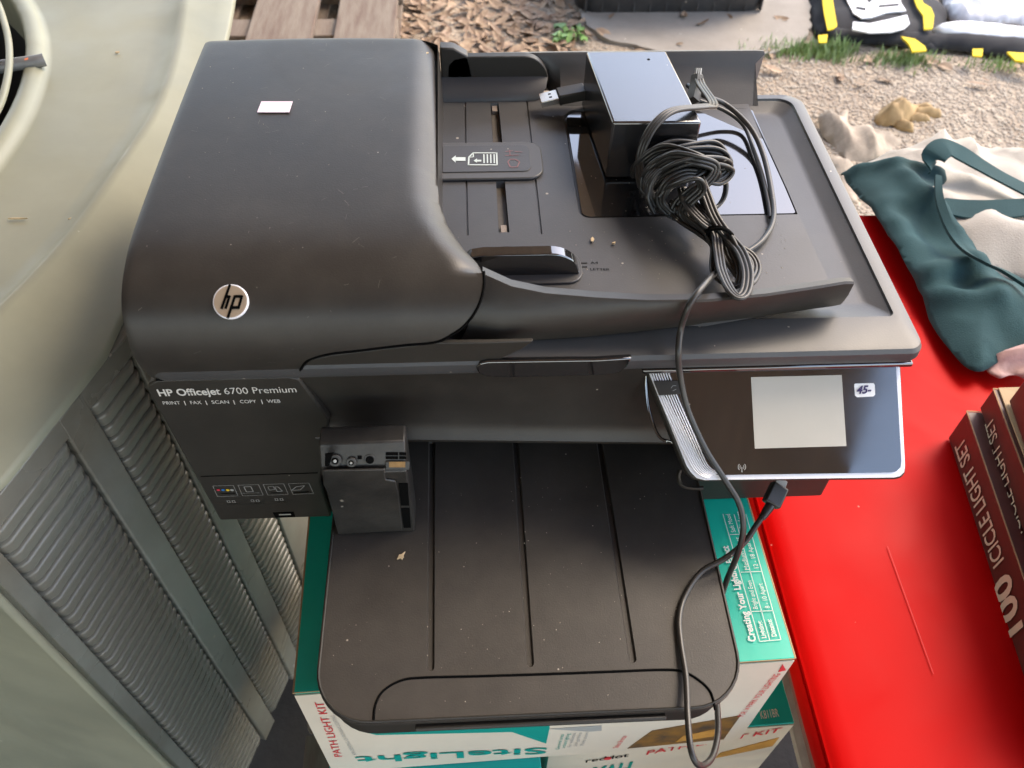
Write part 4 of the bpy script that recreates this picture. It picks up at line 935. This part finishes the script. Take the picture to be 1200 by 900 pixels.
def slab(name, s0, s1, z0, z1, d0, d1, m, bw=0): return prism(name, [UC(s0, d0, z0), UC(s1, d0, z0), UC(s1, d0, z1), UC(s0, d0, z1)], -un * (d1 - d0), m, unit, bw)
ZL_ = ZG + .03
slab('side_backing', -.0, .46, ZL_, FZ, .012, .016, DARK)
bands = [(-.001, .020), (.104, .131), (.187, .214), (.272, .46)]
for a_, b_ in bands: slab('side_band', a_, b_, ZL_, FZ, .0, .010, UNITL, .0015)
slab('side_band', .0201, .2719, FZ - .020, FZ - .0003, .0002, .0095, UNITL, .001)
PITCH = .0138
def louvre_mesh(length):
    vs, fs = [], []; pr_ = [(.0100, .0146), (-.0004, .0141), (-.0019, .0128), (-.0020, .0118), (-.0014, .0080), (-.0004, .0024), (.0030, .0008)]   # (depth, height)
    st_ = [(0, .25, .6), (.003, .8, .9), (.008, 1, 1), (length - .008, 1, 1), (length - .003, .8, .9), (length, .25, .6)]
    for t, f_, g in st_:
        for d_, h in pr_: dd = .0100 + (d_ - .0100) * f_; vs.append(ud * t - un * dd + Vector((0, 0, .0078 + (h - .0078) * g)))
    n = len(pr_)
    for j in range(len(st_) - 1):
        for i in range(n - 1): fs.append((j * n + i, j * n + i + 1, (j + 1) * n + i + 1, (j + 1) * n + i))
    fs += [tuple(range(n)), tuple((len(st_) - 1) * n + i for i in range(n))]
    me = bpy.data.meshes.new('louvre'); me.from_pydata([tuple(v) for v in vs], [], fs)
    b = bmesh.new(); b.from_mesh(me); bmesh.ops.recalc_face_normals(b, faces=b.faces); b.to_mesh(me); b.free()
    me.materials.append(UNITL); me.shade_smooth(); me.set_sharp_from_angle(angle=math.radians(50)); return me
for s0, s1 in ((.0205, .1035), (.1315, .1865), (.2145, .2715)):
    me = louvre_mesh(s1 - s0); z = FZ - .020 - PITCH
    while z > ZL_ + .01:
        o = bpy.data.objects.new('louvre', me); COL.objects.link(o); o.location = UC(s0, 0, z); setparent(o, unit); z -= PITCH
# end face left of the corner
prism('end_panel', [cornr + Vector((0, 0, ZL_)), cornr - un * .5 - ud * .05 + Vector((0, 0, ZL_)), cornr - un * .5 - ud * .05 + Vector((0, 0, FZ)), cornr + Vector((0, 0, FZ))], ud * .006, UNIT, unit)
tube('corner_bead', [UC(-.001, .001, ZL_), UC(-.001, .001, FZ)], .0035, UNIT, unit, 10)
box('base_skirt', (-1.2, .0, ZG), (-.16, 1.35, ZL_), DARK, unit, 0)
tube('fan_guard', cr([P(-40, -40, ZU + .03), P(-8, -5, ZU + .034), P(6, 30, ZU + .036), P(11, 62, ZU + .037), P(8, 95, ZU + .036), P(-4, 130, ZU + .033), P(-35, 170, ZU + .03)], 8), .0034, UNIT, unit, 8)
tube('fan_guard_stay', cr([P(-60, 92, ZU + .012), P(-20, 82, ZU + .016), P(20, 75, ZU + .018), P(42, 72, ZU + .019), P(52, 70, ZU + .019)], 5), .0062, mat('grey_bracket', (.25, .25, .25), .5, metal=.3, var=.3, vscale=40), unit, 10)
flat('rust_mark', [P(29, 69, ZU + .0268), P(33, 68, ZU + .0268), P(33, 70, ZU + .0268), P(29, 71, ZU + .0268)], UP, mat('orange_rust', (.6, .15, .05), .7), unit)
def chip(name, label, cat, px, py, z, l, wd, ang, m=CHIP, h=.0012, grp=None):
    c = P(px, py, z); u = Vector((math.cos(ang), math.sin(ang), 0)); v = Vector((-u.y, u.x, 0)); pts = []
    for k in range(9):
        t = 6.283 * k / 9; pts.append(c + u * l / 2 * math.cos(t) * U(.75, 1.1) + v * wd / 2 * math.sin(t) * U(.7, 1.1) + Vector((0, 0, U(0, .0004))))
    return tag(prism(name, pts, (0, 0, h), m, smooth=0), label, cat, grp)
zt = ZU + .0085
chip('twig', 'thin brown twig lying on the grey green metal top at far left', 'twig', 20, 257, zt, .017, .0012, .0)
chip('wood_chip', 'pale chip on the grey green metal top nearest the printer', 'debris', 138, 62, zt, .005, .0028, .2)
chip('wood_chip', 'pale curled chip on the grey green metal top, lower edge', 'debris', 84, 257, zt, .005, .002, .5)
chip('wood_chip', 'tan flake on the glossy black document tray left of the LETTER mark', 'debris', 694, 282, ZT + .0006, .0050, .0024, 1.4)
chip('wood_chip', 'smallest tan flake right of the LETTER mark on the document tray', 'debris', 719, 286, ZT + .0006, .0026, .0018, .5)
chip('wood_chip', 'tan triangular flake at the back edge of the printer\'s top cover', 'debris', 499, 64, .2335, .0045, .003, .5)
chip('wood_chip', 'orange flake caught on the louvres of the metal housing', 'debris', 111, 746, -.14, .006, .005, .4)
tw = tube('twig', cr([P(654, 91, ZT + .012), P(665, 94, ZT + .010), P(682, 97.5, ZT + .007)], 4), .0006, mat('twig_brown', (.28, .17, .11), .8), None, 5); tag(tw, 'short thin brown twig between the usb plug and the printer\'s rear rail', 'twig')
lf = prism('leaf_fragment', [P(470 + r_ * math.cos(a_), 653 + r_ * math.sin(a_) * .9, ZO + .0006) for a_, r_ in [(.1, 3.5), (.7, 2.5), (1.2, 4), (2.0, 2.4), (2.5, 6.0), (3.3, 3.0), (4.1, 3.4), (4.8, 2.8), (5.35, 8.5), (5.8, 3.0)]], (0, 0, .0011), CHIP, smooth=0)
tag(lf, 'tan star shaped leaf scrap on the output tray below the printhead', 'debris')
# ================================================================== STAND under the boxes
be = thing('bench', 'low wooden bench holding up the stacked cardboard boxes', 'bench', (.22, .05, ZG))
for i in range(4): box('plank', (.0, -.13 + i * .105, ZS - .022), (.44, -.13 + i * .105 + .098, ZS - .0006), WOOD, be, .002)
for x in (.02, .385):
    for y in (-.11, .24): box('leg', (x, y, ZG), (x + .035, y + .035, ZS - .0225), WOOD, be, .002)
# ================================================================== RED TABLE
ZR = -.10
rt_ = thing('red_table', 'glossy red plastic table to the right of the printer', 'table', (.9, .1, ZG))
ro = [(.4535, -.60), (1.45, -.60), (1.45, .462), (.90, .470), (.50, .474), (.462, .468), (.4555, .45), (.4550, .2)]
xs_, ys_ = [.4535 + i * .02 for i in range(50)], [-.60 + i * .02 for i in range(54)]
def redz(x, y):
    e = max(0.0, .0145 - (x - .4535)) / .0145; return ZR - .006 * e * e + .004 * math.sin((x - .3) * 7 + y * 2.2) * min(1, (x - .4535) * 8)
ex = [(x, y) for x in xs_ for y in ys_ if inside((x, y), ro) and x > .47 and y < .45] + [(.4535 + q, y) for q in (.003, .006, .010) for y in ys_ if y < .2 and y > -.59]
relief('table_top', [Vector(p) for p in ro], [], redz, .012, RED, rt_, extra=ex, smooth=50)
for i, (a_, b_) in enumerate([((1040, 640), (1094, 790))]):
    line('scratch', P(*a_, ZR + .0045), P(*b_, ZR + .0045), .0005, UP, mat('pale_scuff', (.52, .004, .004), .6), rt_, .0002)
# dusty rolled flange under the lip and pale frame rail
def strip(name, x0, x1, z0, z1, m, wob=.002):
    vs, fs = [], []
    for i in range(60):
        y = -.6 + i * .018; w0 = wob * noise.noise((y * 12, x0 * 9, 1)); w1 = wob * noise.noise((y * 15, x1 * 9, 5))
        for (x, z) in ((x0 + w0, z0 - .010), (x0 + w0, z0), ((x0 + x1) / 2, (z0 + z1) / 2 + .0022), (x1 + w1, z1), (x1 + w1, z1 - .014)): vs.append((x, y, z))
    for i in range(59):
        for k in range(5): fs.append((i * 5 + k, i * 5 + (k + 1) % 5, (i + 1) * 5 + (k + 1) % 5, (i + 1) * 5 + k))
    fs += [tuple(range(5)), tuple(59 * 5 + k for k in range(5))]
    o = pyd(name, vs, fs, m, None, 50); return setparent(o, rt_)
strip('rolled_lip', .4495, .4560, ZR - .0125, ZR - .0095, RED, .0014)
zq = -.25
strip('dusty_flange', P(943, 850, zq).x, P(968, 850, zq).x, zq, zq + .012, REDD, .0020)
strip('frame_rail', P(928, 850, zq - .03).x, P(942, 850, zq - .03).x, zq - .03, zq - .026, CONC, .0012)
for x in (.50, 1.38):
    for y in (-.5, .40): box('leg', (x, y, ZG), (x + .04, y + .04, ZR - .0135), RED, rt_, .003)
# ================================================================== ICICLE LIGHT BOXES
def icicle(label, p0, p1, zb, h, depth, text_from, text_to, flap=False, big=None):
    A_, B_ = P(*p0, zb), P(*p1, zb); u = (B_ - A_); u.z = 0; ln = u.length; u.normalize(); v = Vector((-u.y, u.x, 0))
    if v.x < 0: v = -v
    B_ = A_ + u * (ln + .10)
    b_ = thing('light_set_box', label, 'cardboard box', A_ + u * ln / 2, 'icicle light set boxes')
    c4 = [A_, B_, B_ + v * depth, A_ + v * depth]
    bd = prism('box_body', c4, (0, 0, h), BOXR, b_, .0012)
    n_ = -v
    def S_(px, py): return PN(px, py, A_ - v * .0004, v)
    for (s, f_, t_, hh, bo) in text_from:
        text('lettering', s, S_(*f_), S_(*t_), Vector((0, 0, -hh)), BEIGE, b_, bo, .0005)
    line('worn_edge', A_ + Vector((0, 0, h + .0002)), B_ + Vector((0, 0, h + .0002)), .0012, UP, KRAFT, b_)
    line('worn_edge', A_ + Vector((0, 0, h + .0002)), A_ + v * depth + Vector((0, 0, h + .0002)), .0012, UP, KRAFT, b_)
    return b_, A_, u, v, ln
bxA = icicle('front lowest maroon box with 100 ICICLE LIGHT SET, resting on the red table', (1111, 513), (1192, 770), ZR + .003, .042, .16,
    [('ICICLE LIGHT SET', (1177, 655), (1129, 511), .0195, .01), ('100', (1199, 735), (1182, 668), .030, .03)], None)
bxB = icicle('second maroon icicle light box, lying with an open cardboard flap above the front one', (1148, 478), (1205, 640), ZR + .047, .028, .13,
    [('ICICLE LIGHT SET', (1199, 624), (1163, 487), .015, .0), ('100', (1210, 690), (1197, 634), .026, .02)], None)
_, A_, u, v, ln = bxB
tp = ZR + .047 + .0290
o = prism('open_flap', [A_ + v * .004 + Vector((0, 0, tp - A_.z)), A_ + u * .30 + v * .004 + Vector((0, 0, tp - A_.z)), A_ + u * .30 + v * .032 + Vector((0, 0, tp - A_.z + .004)), A_ + u * .012 + v * .032 + Vector((0, 0, tp - A_.z + .004)), A_ + u * .0 + v * .022 + Vector((0, 0, tp - A_.z + .003))], (0, 0, .0012), CARDB, bxB[0])
bxC = icicle('dark maroon light box at the right edge, topmost and farthest of the stack', (1182, 470), (1240, 640), ZR + .080, .030, .12, [], None)
# ================================================================== CLOTH
def segd(p, a, b):
    d_ = b - a; t = max(0, min(1, (p - a).dot(d_) / max(d_.length_squared, 1e-9))); return (p - a - d_ * t).length
def cloth(name, opx, z0, m, parent=None, res=.008, infl=.012, iw=.025, folds=(), nz=.004, nf=9, zf=None, lift=0.0, th=.0014, smooth=True, seed=0):
    o3 = [P(a, b, z0) for a, b in opx]; ol = [Vector((p.x, p.y)) for p in (cr([Vector((p.x, p.y, 0)) for p in o3], 5, True) if smooth else o3)]
    fl_ = []
    for a, b, wd, h in folds: pa, pb = P(a[0], a[1], z0), P(b[0], b[1], z0); fl_.append((Vector((pa.x, pa.y)), Vector((pb.x, pb.y)), wd, h))
    x0, x1 = min(p.x for p in ol), max(p.x for p in ol); y0, y1 = min(p.y for p in ol), max(p.y for p in ol)
    pts = []; x = x0
    while x < x1:
        y = y0
        while y < y1:
            q = Vector((x + U(-.2, .2) * res, y + U(-.2, .2) * res))
            if inside(q, ol) and min((q - p).length for p in ol) > res * .5: pts.append(q)
            y += res
        x += res
    def H(q):
        d_ = min(segd(q, ol[i - 1], ol[i]) for i in range(len(ol))); z = infl * (1 - math.exp(-d_ / iw)) + nz * noise.noise((q.x * nf, q.y * nf, seed)) + nz * .45 * noise.noise((q.x * nf * 3, q.y * nf * 2.2, seed + 4)) + nz * .9 * (.25 - abs(noise.noise((q.x * nf * 1.3 + 3, q.y * nf * 1.0, seed + 9)))) + nz * .35 * (.25 - abs(noise.noise((q.x * nf * 3.3, q.y * nf * 2.9, seed + 11))))
        for a, b, wd, h in fl_: dd = segd(q, a, b); z += h * math.exp(-(dd / wd) ** 2)
        return z
    n = len(ol); V, E_, Fc, ov, oe, of = delaunay_2d_cdt(ol + pts, [(i, (i + 1) % n) for i in range(n)], [], 0, 1e-7)
    v3 = [(q.x, q.y, (zf(q.x, q.y) if zf else z0) + H(q) + lift) for q in V]
    fs = [tuple(f) for f in Fc if inside((V[f[0]] + V[f[1]] + V[f[2]]) / 3, ol)]
    o = pyd(name, v3, fs, m, None, 180, fix=False)
    sd_ = o.modifiers.new('thickness', 'SOLIDIFY'); sd_.thickness = th; sd_.offset = -1
    if parent: setparent(o, parent)
    return o
bag = thing('tote_bag', 'crumpled cream canvas tote bag with dark teal base and teal straps', 'bag', P(1110, 280, ZR))
def bz(x, y): return ZR + .008 - max(0, y - .47) * .25
teal_px = [(992, 187), (1010, 181), (1045, 183), (1085, 190), (1103, 197), (1108, 215), (1100, 240), (1108, 265), (1125, 292), (1150, 312), (1180, 322), (1215, 345), (1215, 420), (1180, 425), (1160, 438), (1140, 448), (1122, 438), (1095, 400), (1070, 350), (1045, 308), (1020, 262), (1000, 225), (990, 203)]
cloth('canvas', [(1003, 184), (1040, 165), (1060, 150), (1085, 140), (1105, 132), (1135, 140), (1160, 148), (1195, 158), (1240, 170), (1240, 380), (1200, 338), (1150, 325), (1110, 300), (1060, 240)], ZR, CCLOTH, bag, .010, .020, .03,
    [((1108, 135), (1112, 165), .008, .012), ((1140, 142), (1142, 180), .008, .014), ((1050, 170), (1090, 178), .01, .012), ((1175, 160), (1240, 215), .012, .012), ((1160, 290), (1240, 300), .02, .012), ((1130, 200), (1240, 260), .02, -.01), ((1095, 150), (1120, 140), .012, .012)], .010, 11, bz, 0, seed=2)
cloth('teal_base', teal_px, ZR, TCLOTH, bag, .0055, .024, .022,
    [((1000, 202), (1100, 212), .012, .012), ((1040, 212), (1130, 300), .016, .010), ((1060, 265), (1110, 330), .02, -.012), ((1110, 320), (1200, 390), .022, .012), ((1080, 340), (1140, 330), .014, .012), ((1085, 362), (1150, 375), .014, .010), ((1120, 350), (1180, 330), .02, -.012), ((1010, 195), (1090, 197), .006, -.010)], .012, 8, bz, .004, seed=5)
def strap(name, pxs, z, wdt, m, parent, th=.0025, zs=None):
    pts = cr([P(a, b, (zs[i] if zs else z)) for i, (a, b) in enumerate(pxs)], 8); vs, fs = [], []; n = len(pts)
    for i, p in enumerate(pts):
        t = (pts[min(i + 1, n - 1)] - pts[max(i - 1, 0)]).normalized(); s = Vector((-t.y, t.x, 0)).normalized() * wdt / 2
        tilt = Vector((0, 0, .0025 * math.sin(i * .12)))
        vs += [p - s - tilt, p + s + tilt, p + s + tilt - Vector((0, 0, th)), p - s - tilt - Vector((0, 0, th))]
    for i in range(n - 1):
        for k in range(4): fs.append((i * 4 + k, i * 4 + (k + 1) % 4, (i + 1) * 4 + (k + 1) % 4, (i + 1) * 4 + k))
    fs += [(0, 1, 2, 3), tuple((n - 1) * 4 + k for k in range(4))]
    return setparent(pyd(name, vs, fs, m, None, 40), parent)
strap('strap', [(1093, 196), (1095, 182), (1108, 172), (1125, 178), (1150, 193), (1180, 210), (1240, 240)], ZR + .035, .030, TCLOTH, bag, zs=[ZR + .03, ZR + .045, ZR + .05, ZR + .045, ZR + .04, ZR + .036, ZR + .03])
strap('strap', [(1108, 240), (1130, 244), (1160, 245), (1200, 242), (1240, 238)], ZR + .032, .029, TCLOTH, bag)
strap('seam_binding', [(1100, 205), (1101, 228), (1107, 250), (1118, 275), (1132, 293), (1155, 307), (1180, 318), (1220, 342)], ZR + .048, .007, TCLOTH, bag, .004)
tag(cloth('cloth', [(1150, 440), (1160, 425), (1180, 405), (1215, 390), (1230, 450), (1200, 455), (1180, 448), (1165, 452)], ZR, mat('pink_cloth', (.55, .38, .34), .8, var=.4, vscale=14, col2=(.35, .18, .17), bump=.2, bscale=300), None, .006, .02, .02, [((1160, 432), (1215, 425), .006, .01), ((1160, 442), (1215, 440), .005, -.008)], .006, 14, None, .012, seed=8),
    'pale pinkish cream cloth folded between the teal bag and the maroon boxes', 'cloth')
# soiled rag and glove on the ground
tag(cloth('rag', [(957, 140), (975, 145), (985, 132), (993, 133), (993, 150), (1003, 156), (1022, 152), (1045, 160), (1060, 168), (1040, 185), (1015, 192), (995, 192), (985, 184), (972, 170), (962, 158)], ZG, RAG, None, .010, .030, .03, [((965, 145), (990, 175), .014, .02), ((1010, 160), (1020, 185), .012, .016)], .018, 12, None, .004, seed=12),
    'soiled tan rag crumpled on the gravel between the printer and the bag', 'rag')
tag(cloth('rag', [(966, 176), (985, 188), (1000, 200), (1008, 222), (1000, 240), (985, 230), (975, 205)], ZG, RAG, None, .012, .025, .03, [], .014, 12, None, .002, seed=14), 'torn lower strip of tan rag beside the printer\'s right edge', 'rag')
gv = thing('work_glove', 'tan leather work glove lying on the gravel behind the tote bag', 'glove', P(1060, 140, ZG))
cloth('glove_body', [(1024, 141), (1028, 133), (1040, 127), (1052, 127), (1062, 130), (1072, 131), (1075, 135), (1072, 141), (1062, 147), (1050, 151), (1038, 150), (1028, 147)], ZG, GLOVE, gv, .007, .055, .022,
    [((1030, 143), (1062, 140), .010, .012), ((1036, 133), (1060, 136), .008, -.014), ((1048, 128), (1052, 149), .007, .012)], .016, 22, None, 0, seed=31)
for i, l in enumerate(([(1066, 129), (1078, 127), (1092, 130), (1090, 134), (1076, 134), (1066, 135)], [(1068, 133), (1082, 132), (1099, 134), (1103, 138), (1097, 140), (1080, 139), (1068, 139)], [(1064, 138), (1078, 139), (1090, 142), (1086, 145), (1072, 145), (1062, 143)], [(1052, 147), (1062, 150), (1070, 155), (1066, 158), (1054, 155), (1046, 150)])):
    cloth('thumb' if i == 3 else 'finger', l, ZG, GLOVE, gv, .006, .032, .012, [], .006, 30, None, .004, seed=40 + i)
# ================================================================== TEAM TOWEL AND FILM
tw_ = thing('towel', 'black fabric with white lettering and yellow stripes folded on the ground at top right', 'towel', P(1040, 30, ZG))
def TZ(x, y): return ZG + .006
kw = dict(res=.016, infl=.035, iw=.03, nz=.010, nf=7, zf=TZ, seed=20)
cloth('black_cloth', [(944, -40), (946, 5), (949, 28), (956, 46), (975, 50), (1030, 54), (1070, 60), (1098, 62), (1104, 42), (1108, 20), (1095, 0), (1085, -40)], ZG, FBLK, tw_, **kw)
cloth('rolled_hem', [(958, 40), (1000, 42), (1060, 46), (1110, 48), (1160, 50), (1230, 60), (1230, 76), (1170, 70), (1110, 62), (1060, 60), (1000, 53), (962, 50)], ZG, FBLK, tw_, .016, .034, .02, [], .006, 8, TZ, .004, seed=21)
def patch(px, m, nm, z=.05): 
    pts = [P(a, b, ZG + z) for a, b in px]; c = sum(pts, Vector()) / len(pts); k = len(pts); vs = pts + [c] + [p - Vector((0, 0, .004)) for p in pts]
    for i in range(k + 1): vs[i] = vs[i] + Vector((0, 0, .004 * noise.noise(vs[i] * 9)))
    fs = [(i, (i + 1) % k, k) for i in range(k)] + [(i, (i + 1) % k, k + 1 + (i + 1) % k, k + 1 + i) for i in range(k)]
    return setparent(pyd(nm, vs, fs, m, None, 60), tw_)
patch([(961, -20), (976, -20), (976, 0), (981, 30), (977, 33), (970, 35), (966, 15)], FYEL, 'yellow_stripe')
patch([(959, 41), (970, 40), (969, 49), (960, 49)], FYEL, 'yellow_stripe', .047)
patch([(1064, -20), (1072, -20), (1082, 3), (1091, 9), (1094.5, 18), (1093, 33), (1083, 34), (1082, 18), (1075, 8)], FYEL, 'yellow_stripe')
patch([(1056, 43), (1072, 46), (1084, 54), (1086, 59), (1069, 60.5), (1065, 52)], FYEL, 'yellow_stripe', .047)
patch([(1140, 57), (1152, 57), (1151, 66), (1140, 65)], FYEL, 'yellow_stripe', .047); patch([(1180, 61), (1200, 62), (1220, 66), (1220, 74), (1190, 71)], FYEL, 'yellow_stripe', .047)
patch([(985, -20), (1052, -20), (1056, 3), (1062, 12), (1040, 14), (1022, 20), (1010, 21), (1000, 15), (993, 0)], FWHT, 'white_lettering', .052)
patch([(1000, 25), (1015, 28), (1040, 23), (1063, 17), (1066, 27), (1060, 33), (1045, 37), (1020, 38), (999, 34)], FWHT, 'white_lettering', .052)
patch([(1004, 7.5), (1015, 9.5), (1014, 11.5), (1003, 9)], FBLK, 'black_outline', .054); patch([(1030, 6), (1053, 3.5), (1054, 5.5), (1030, 8)], FBLK, 'black_outline', .054); patch([(1014, -3), (1026, -3), (1019, 2.5)], FBLK, 'black_outline', .054)
cloth('white_border', [(1086, 46), (1110, 41), (1140, 42), (1170, 45), (1230, 54), (1230, 64), (1190, 61), (1150, 59), (1120, 56), (1100, 53)], ZG, FWHT, tw_, .014, .030, .015, [], .004, 8, TZ, .022, seed=22)
fl0 = cloth('plastic_film', [(1094, -50), (1105, 12), (1122, 32), (1150, 34), (1190, 34), (1240, 38), (1240, -60), (1160, -70)], ZG, FILM, None, .014, .035, .02, [((1125, -10), (1140, 22), .016, .02), ((1150, 15), (1135, 22), .01, -.01), ((1160, 5), (1220, 20), .02, .015), ((1110, 15), (1125, 28), .01, .014)], .016, 12, TZ, .004, seed=25)
tag(fl0, 'crumpled translucent grey plastic sheet beside the black and yellow fabric', 'plastic sheet')
# ================================================================== TUB
tb = thing('plastic_tub', 'black plastic tub standing on the concrete behind the printer', 'tub', P(785, 10, ZG))
f0 = P(668, 20, ZG); f1 = P(903, 18, ZG); tz = ZG + .003
def trr(ex_, z): return [(p.x, p.y, z) for p in rrect(f0.x + .02 - ex_, f0.y - ex_, f1.x - .02 + ex_, f0.y + .42 + ex_, .06 + ex_)]
rings('tub_body', [trr(-.014, tz), trr(-.004, tz + .004), trr(.002, tz + .012), trr(.008, tz + .05), trr(.022, tz + .22), trr(.030, tz + .224), trr(.030, tz + .236), trr(.018, tz + .236), trr(.002, tz + .06), trr(-.012, tz + .012)], BLKT, tb, smooth=50)
for i in range(12): x = f0.x + .04 + i * (f1.x - f0.x - .08) / 11; box('base_rib', (x, f0.y - .0065, tz + .014), (x + .006, f0.y + .01, tz + .052), BLKT, tb, .001)
# ================================================================== PALLET
pa = thing('pallet', 'weathered wooden pallet on the ground behind the printer and the metal housing', 'pallet', P(380, 0, ZG))
zp = ZG + .115
for xa, xb in ((215, 262), (301, 374), (398, 466)):
    a_, b_ = P(xa, 0, zp), P(xb, 0, zp); box('deck_board', (a_.x, a_.y - .26, zp - .018), (b_.x, a_.y + .75, zp), WOOD, pa, .003)
y0 = P(300, 12, zp).y
x0_, x1_ = P(215, 0, zp).x, P(466, 0, zp).x
for yy in (y0 - .10, y0 + .22, y0 + .55): box('bearer', (x0_, yy, zp - .092), (x1_ + .002, yy + .09, zp - .0185), WOOD, pa, .003)
for xa, xb in ((215, 262), (330, 374), (418, 466)):
    a_, b_ = P(xa, 0, zp), P(xb, 0, zp); box('base_board', (a_.x, a_.y - .27, ZG + .006), (b_.x, a_.y + .75, ZG + .0225), WOOD, pa, .002)
# concrete slab strip under the tub
cs_ = []
for a_, b_ in [(668, -90), (676, 5), (700, 45), (760, 62), (830, 75), (890, 70), (930, 58), (948, 40), (946, 5), (944, -90)]: cs_.append(P(a_, b_, ZG))
cs_ = [Vector((p.x + .012 * noise.noise((p.x * 30, p.y * 30, 0)), p.y + .012 * noise.noise((p.x * 30, p.y * 30, 9)))) for p in cr([Vector((p.x, p.y, 0)) for p in cs_], 8)]
SLAB = mat('smooth_concrete', (.34, .305, .26), .85, var=.3, vscale=7, bump=.3, bscale=220, dust=.8, dscale=50, dcol=(.6, .55, .46))
kind(relief('concrete_slab', cs_, [], lambda x, y: ZG + .014, .02, SLAB), 'structure')
# dust specks lying on the printer's trays (real grains)
vs, fs = [], []
def grain(c, r, n_=UP):
    b = len(vs); u = Vector((1, 0, 0)); v = n_.cross(u).normalized(); k = 5; ph = U(0, 6)
    for i in range(k): a_ = ph + 6.283 * i / k; vs.append(c + u * r * math.cos(a_) * U(.6, 1.3) + v * r * math.sin(a_) * U(.6, 1.3))
    vs.append(c + n_ * r * .6)
    for i in range(k): fs.append((b + i, b + (i + 1) % k, b + k))
for _ in range(120): x, y = U(.10, .35), U(-.165, .0); grain(Vector((x, y, ZO + .0001)), random.choice((.00018, .00022, .0003, .00045)))
for _ in range(70): x, y = U(.25, .41), U(.045, .112); grain(Vector((x, y, ZT + .0001)), random.choice((.0002, .0003, .0005)))
for _ in range(70): x, y = U(.275, .415), U(.12, .24); grain(Vector((x, y, ZT - .0007)), random.choice((.0002, .0003, .0004)))
for _ in range(50): x, y = U(.01, .168), U(.03, .25); grain(Vector((x, y, .2398)), random.choice((.0002, .0003, .0004)))
kind(pyd('dust_grains', vs, fs, mat('dust_grain', (.32, .28, .23), .9), None, 0, fix=False), 'stuff')
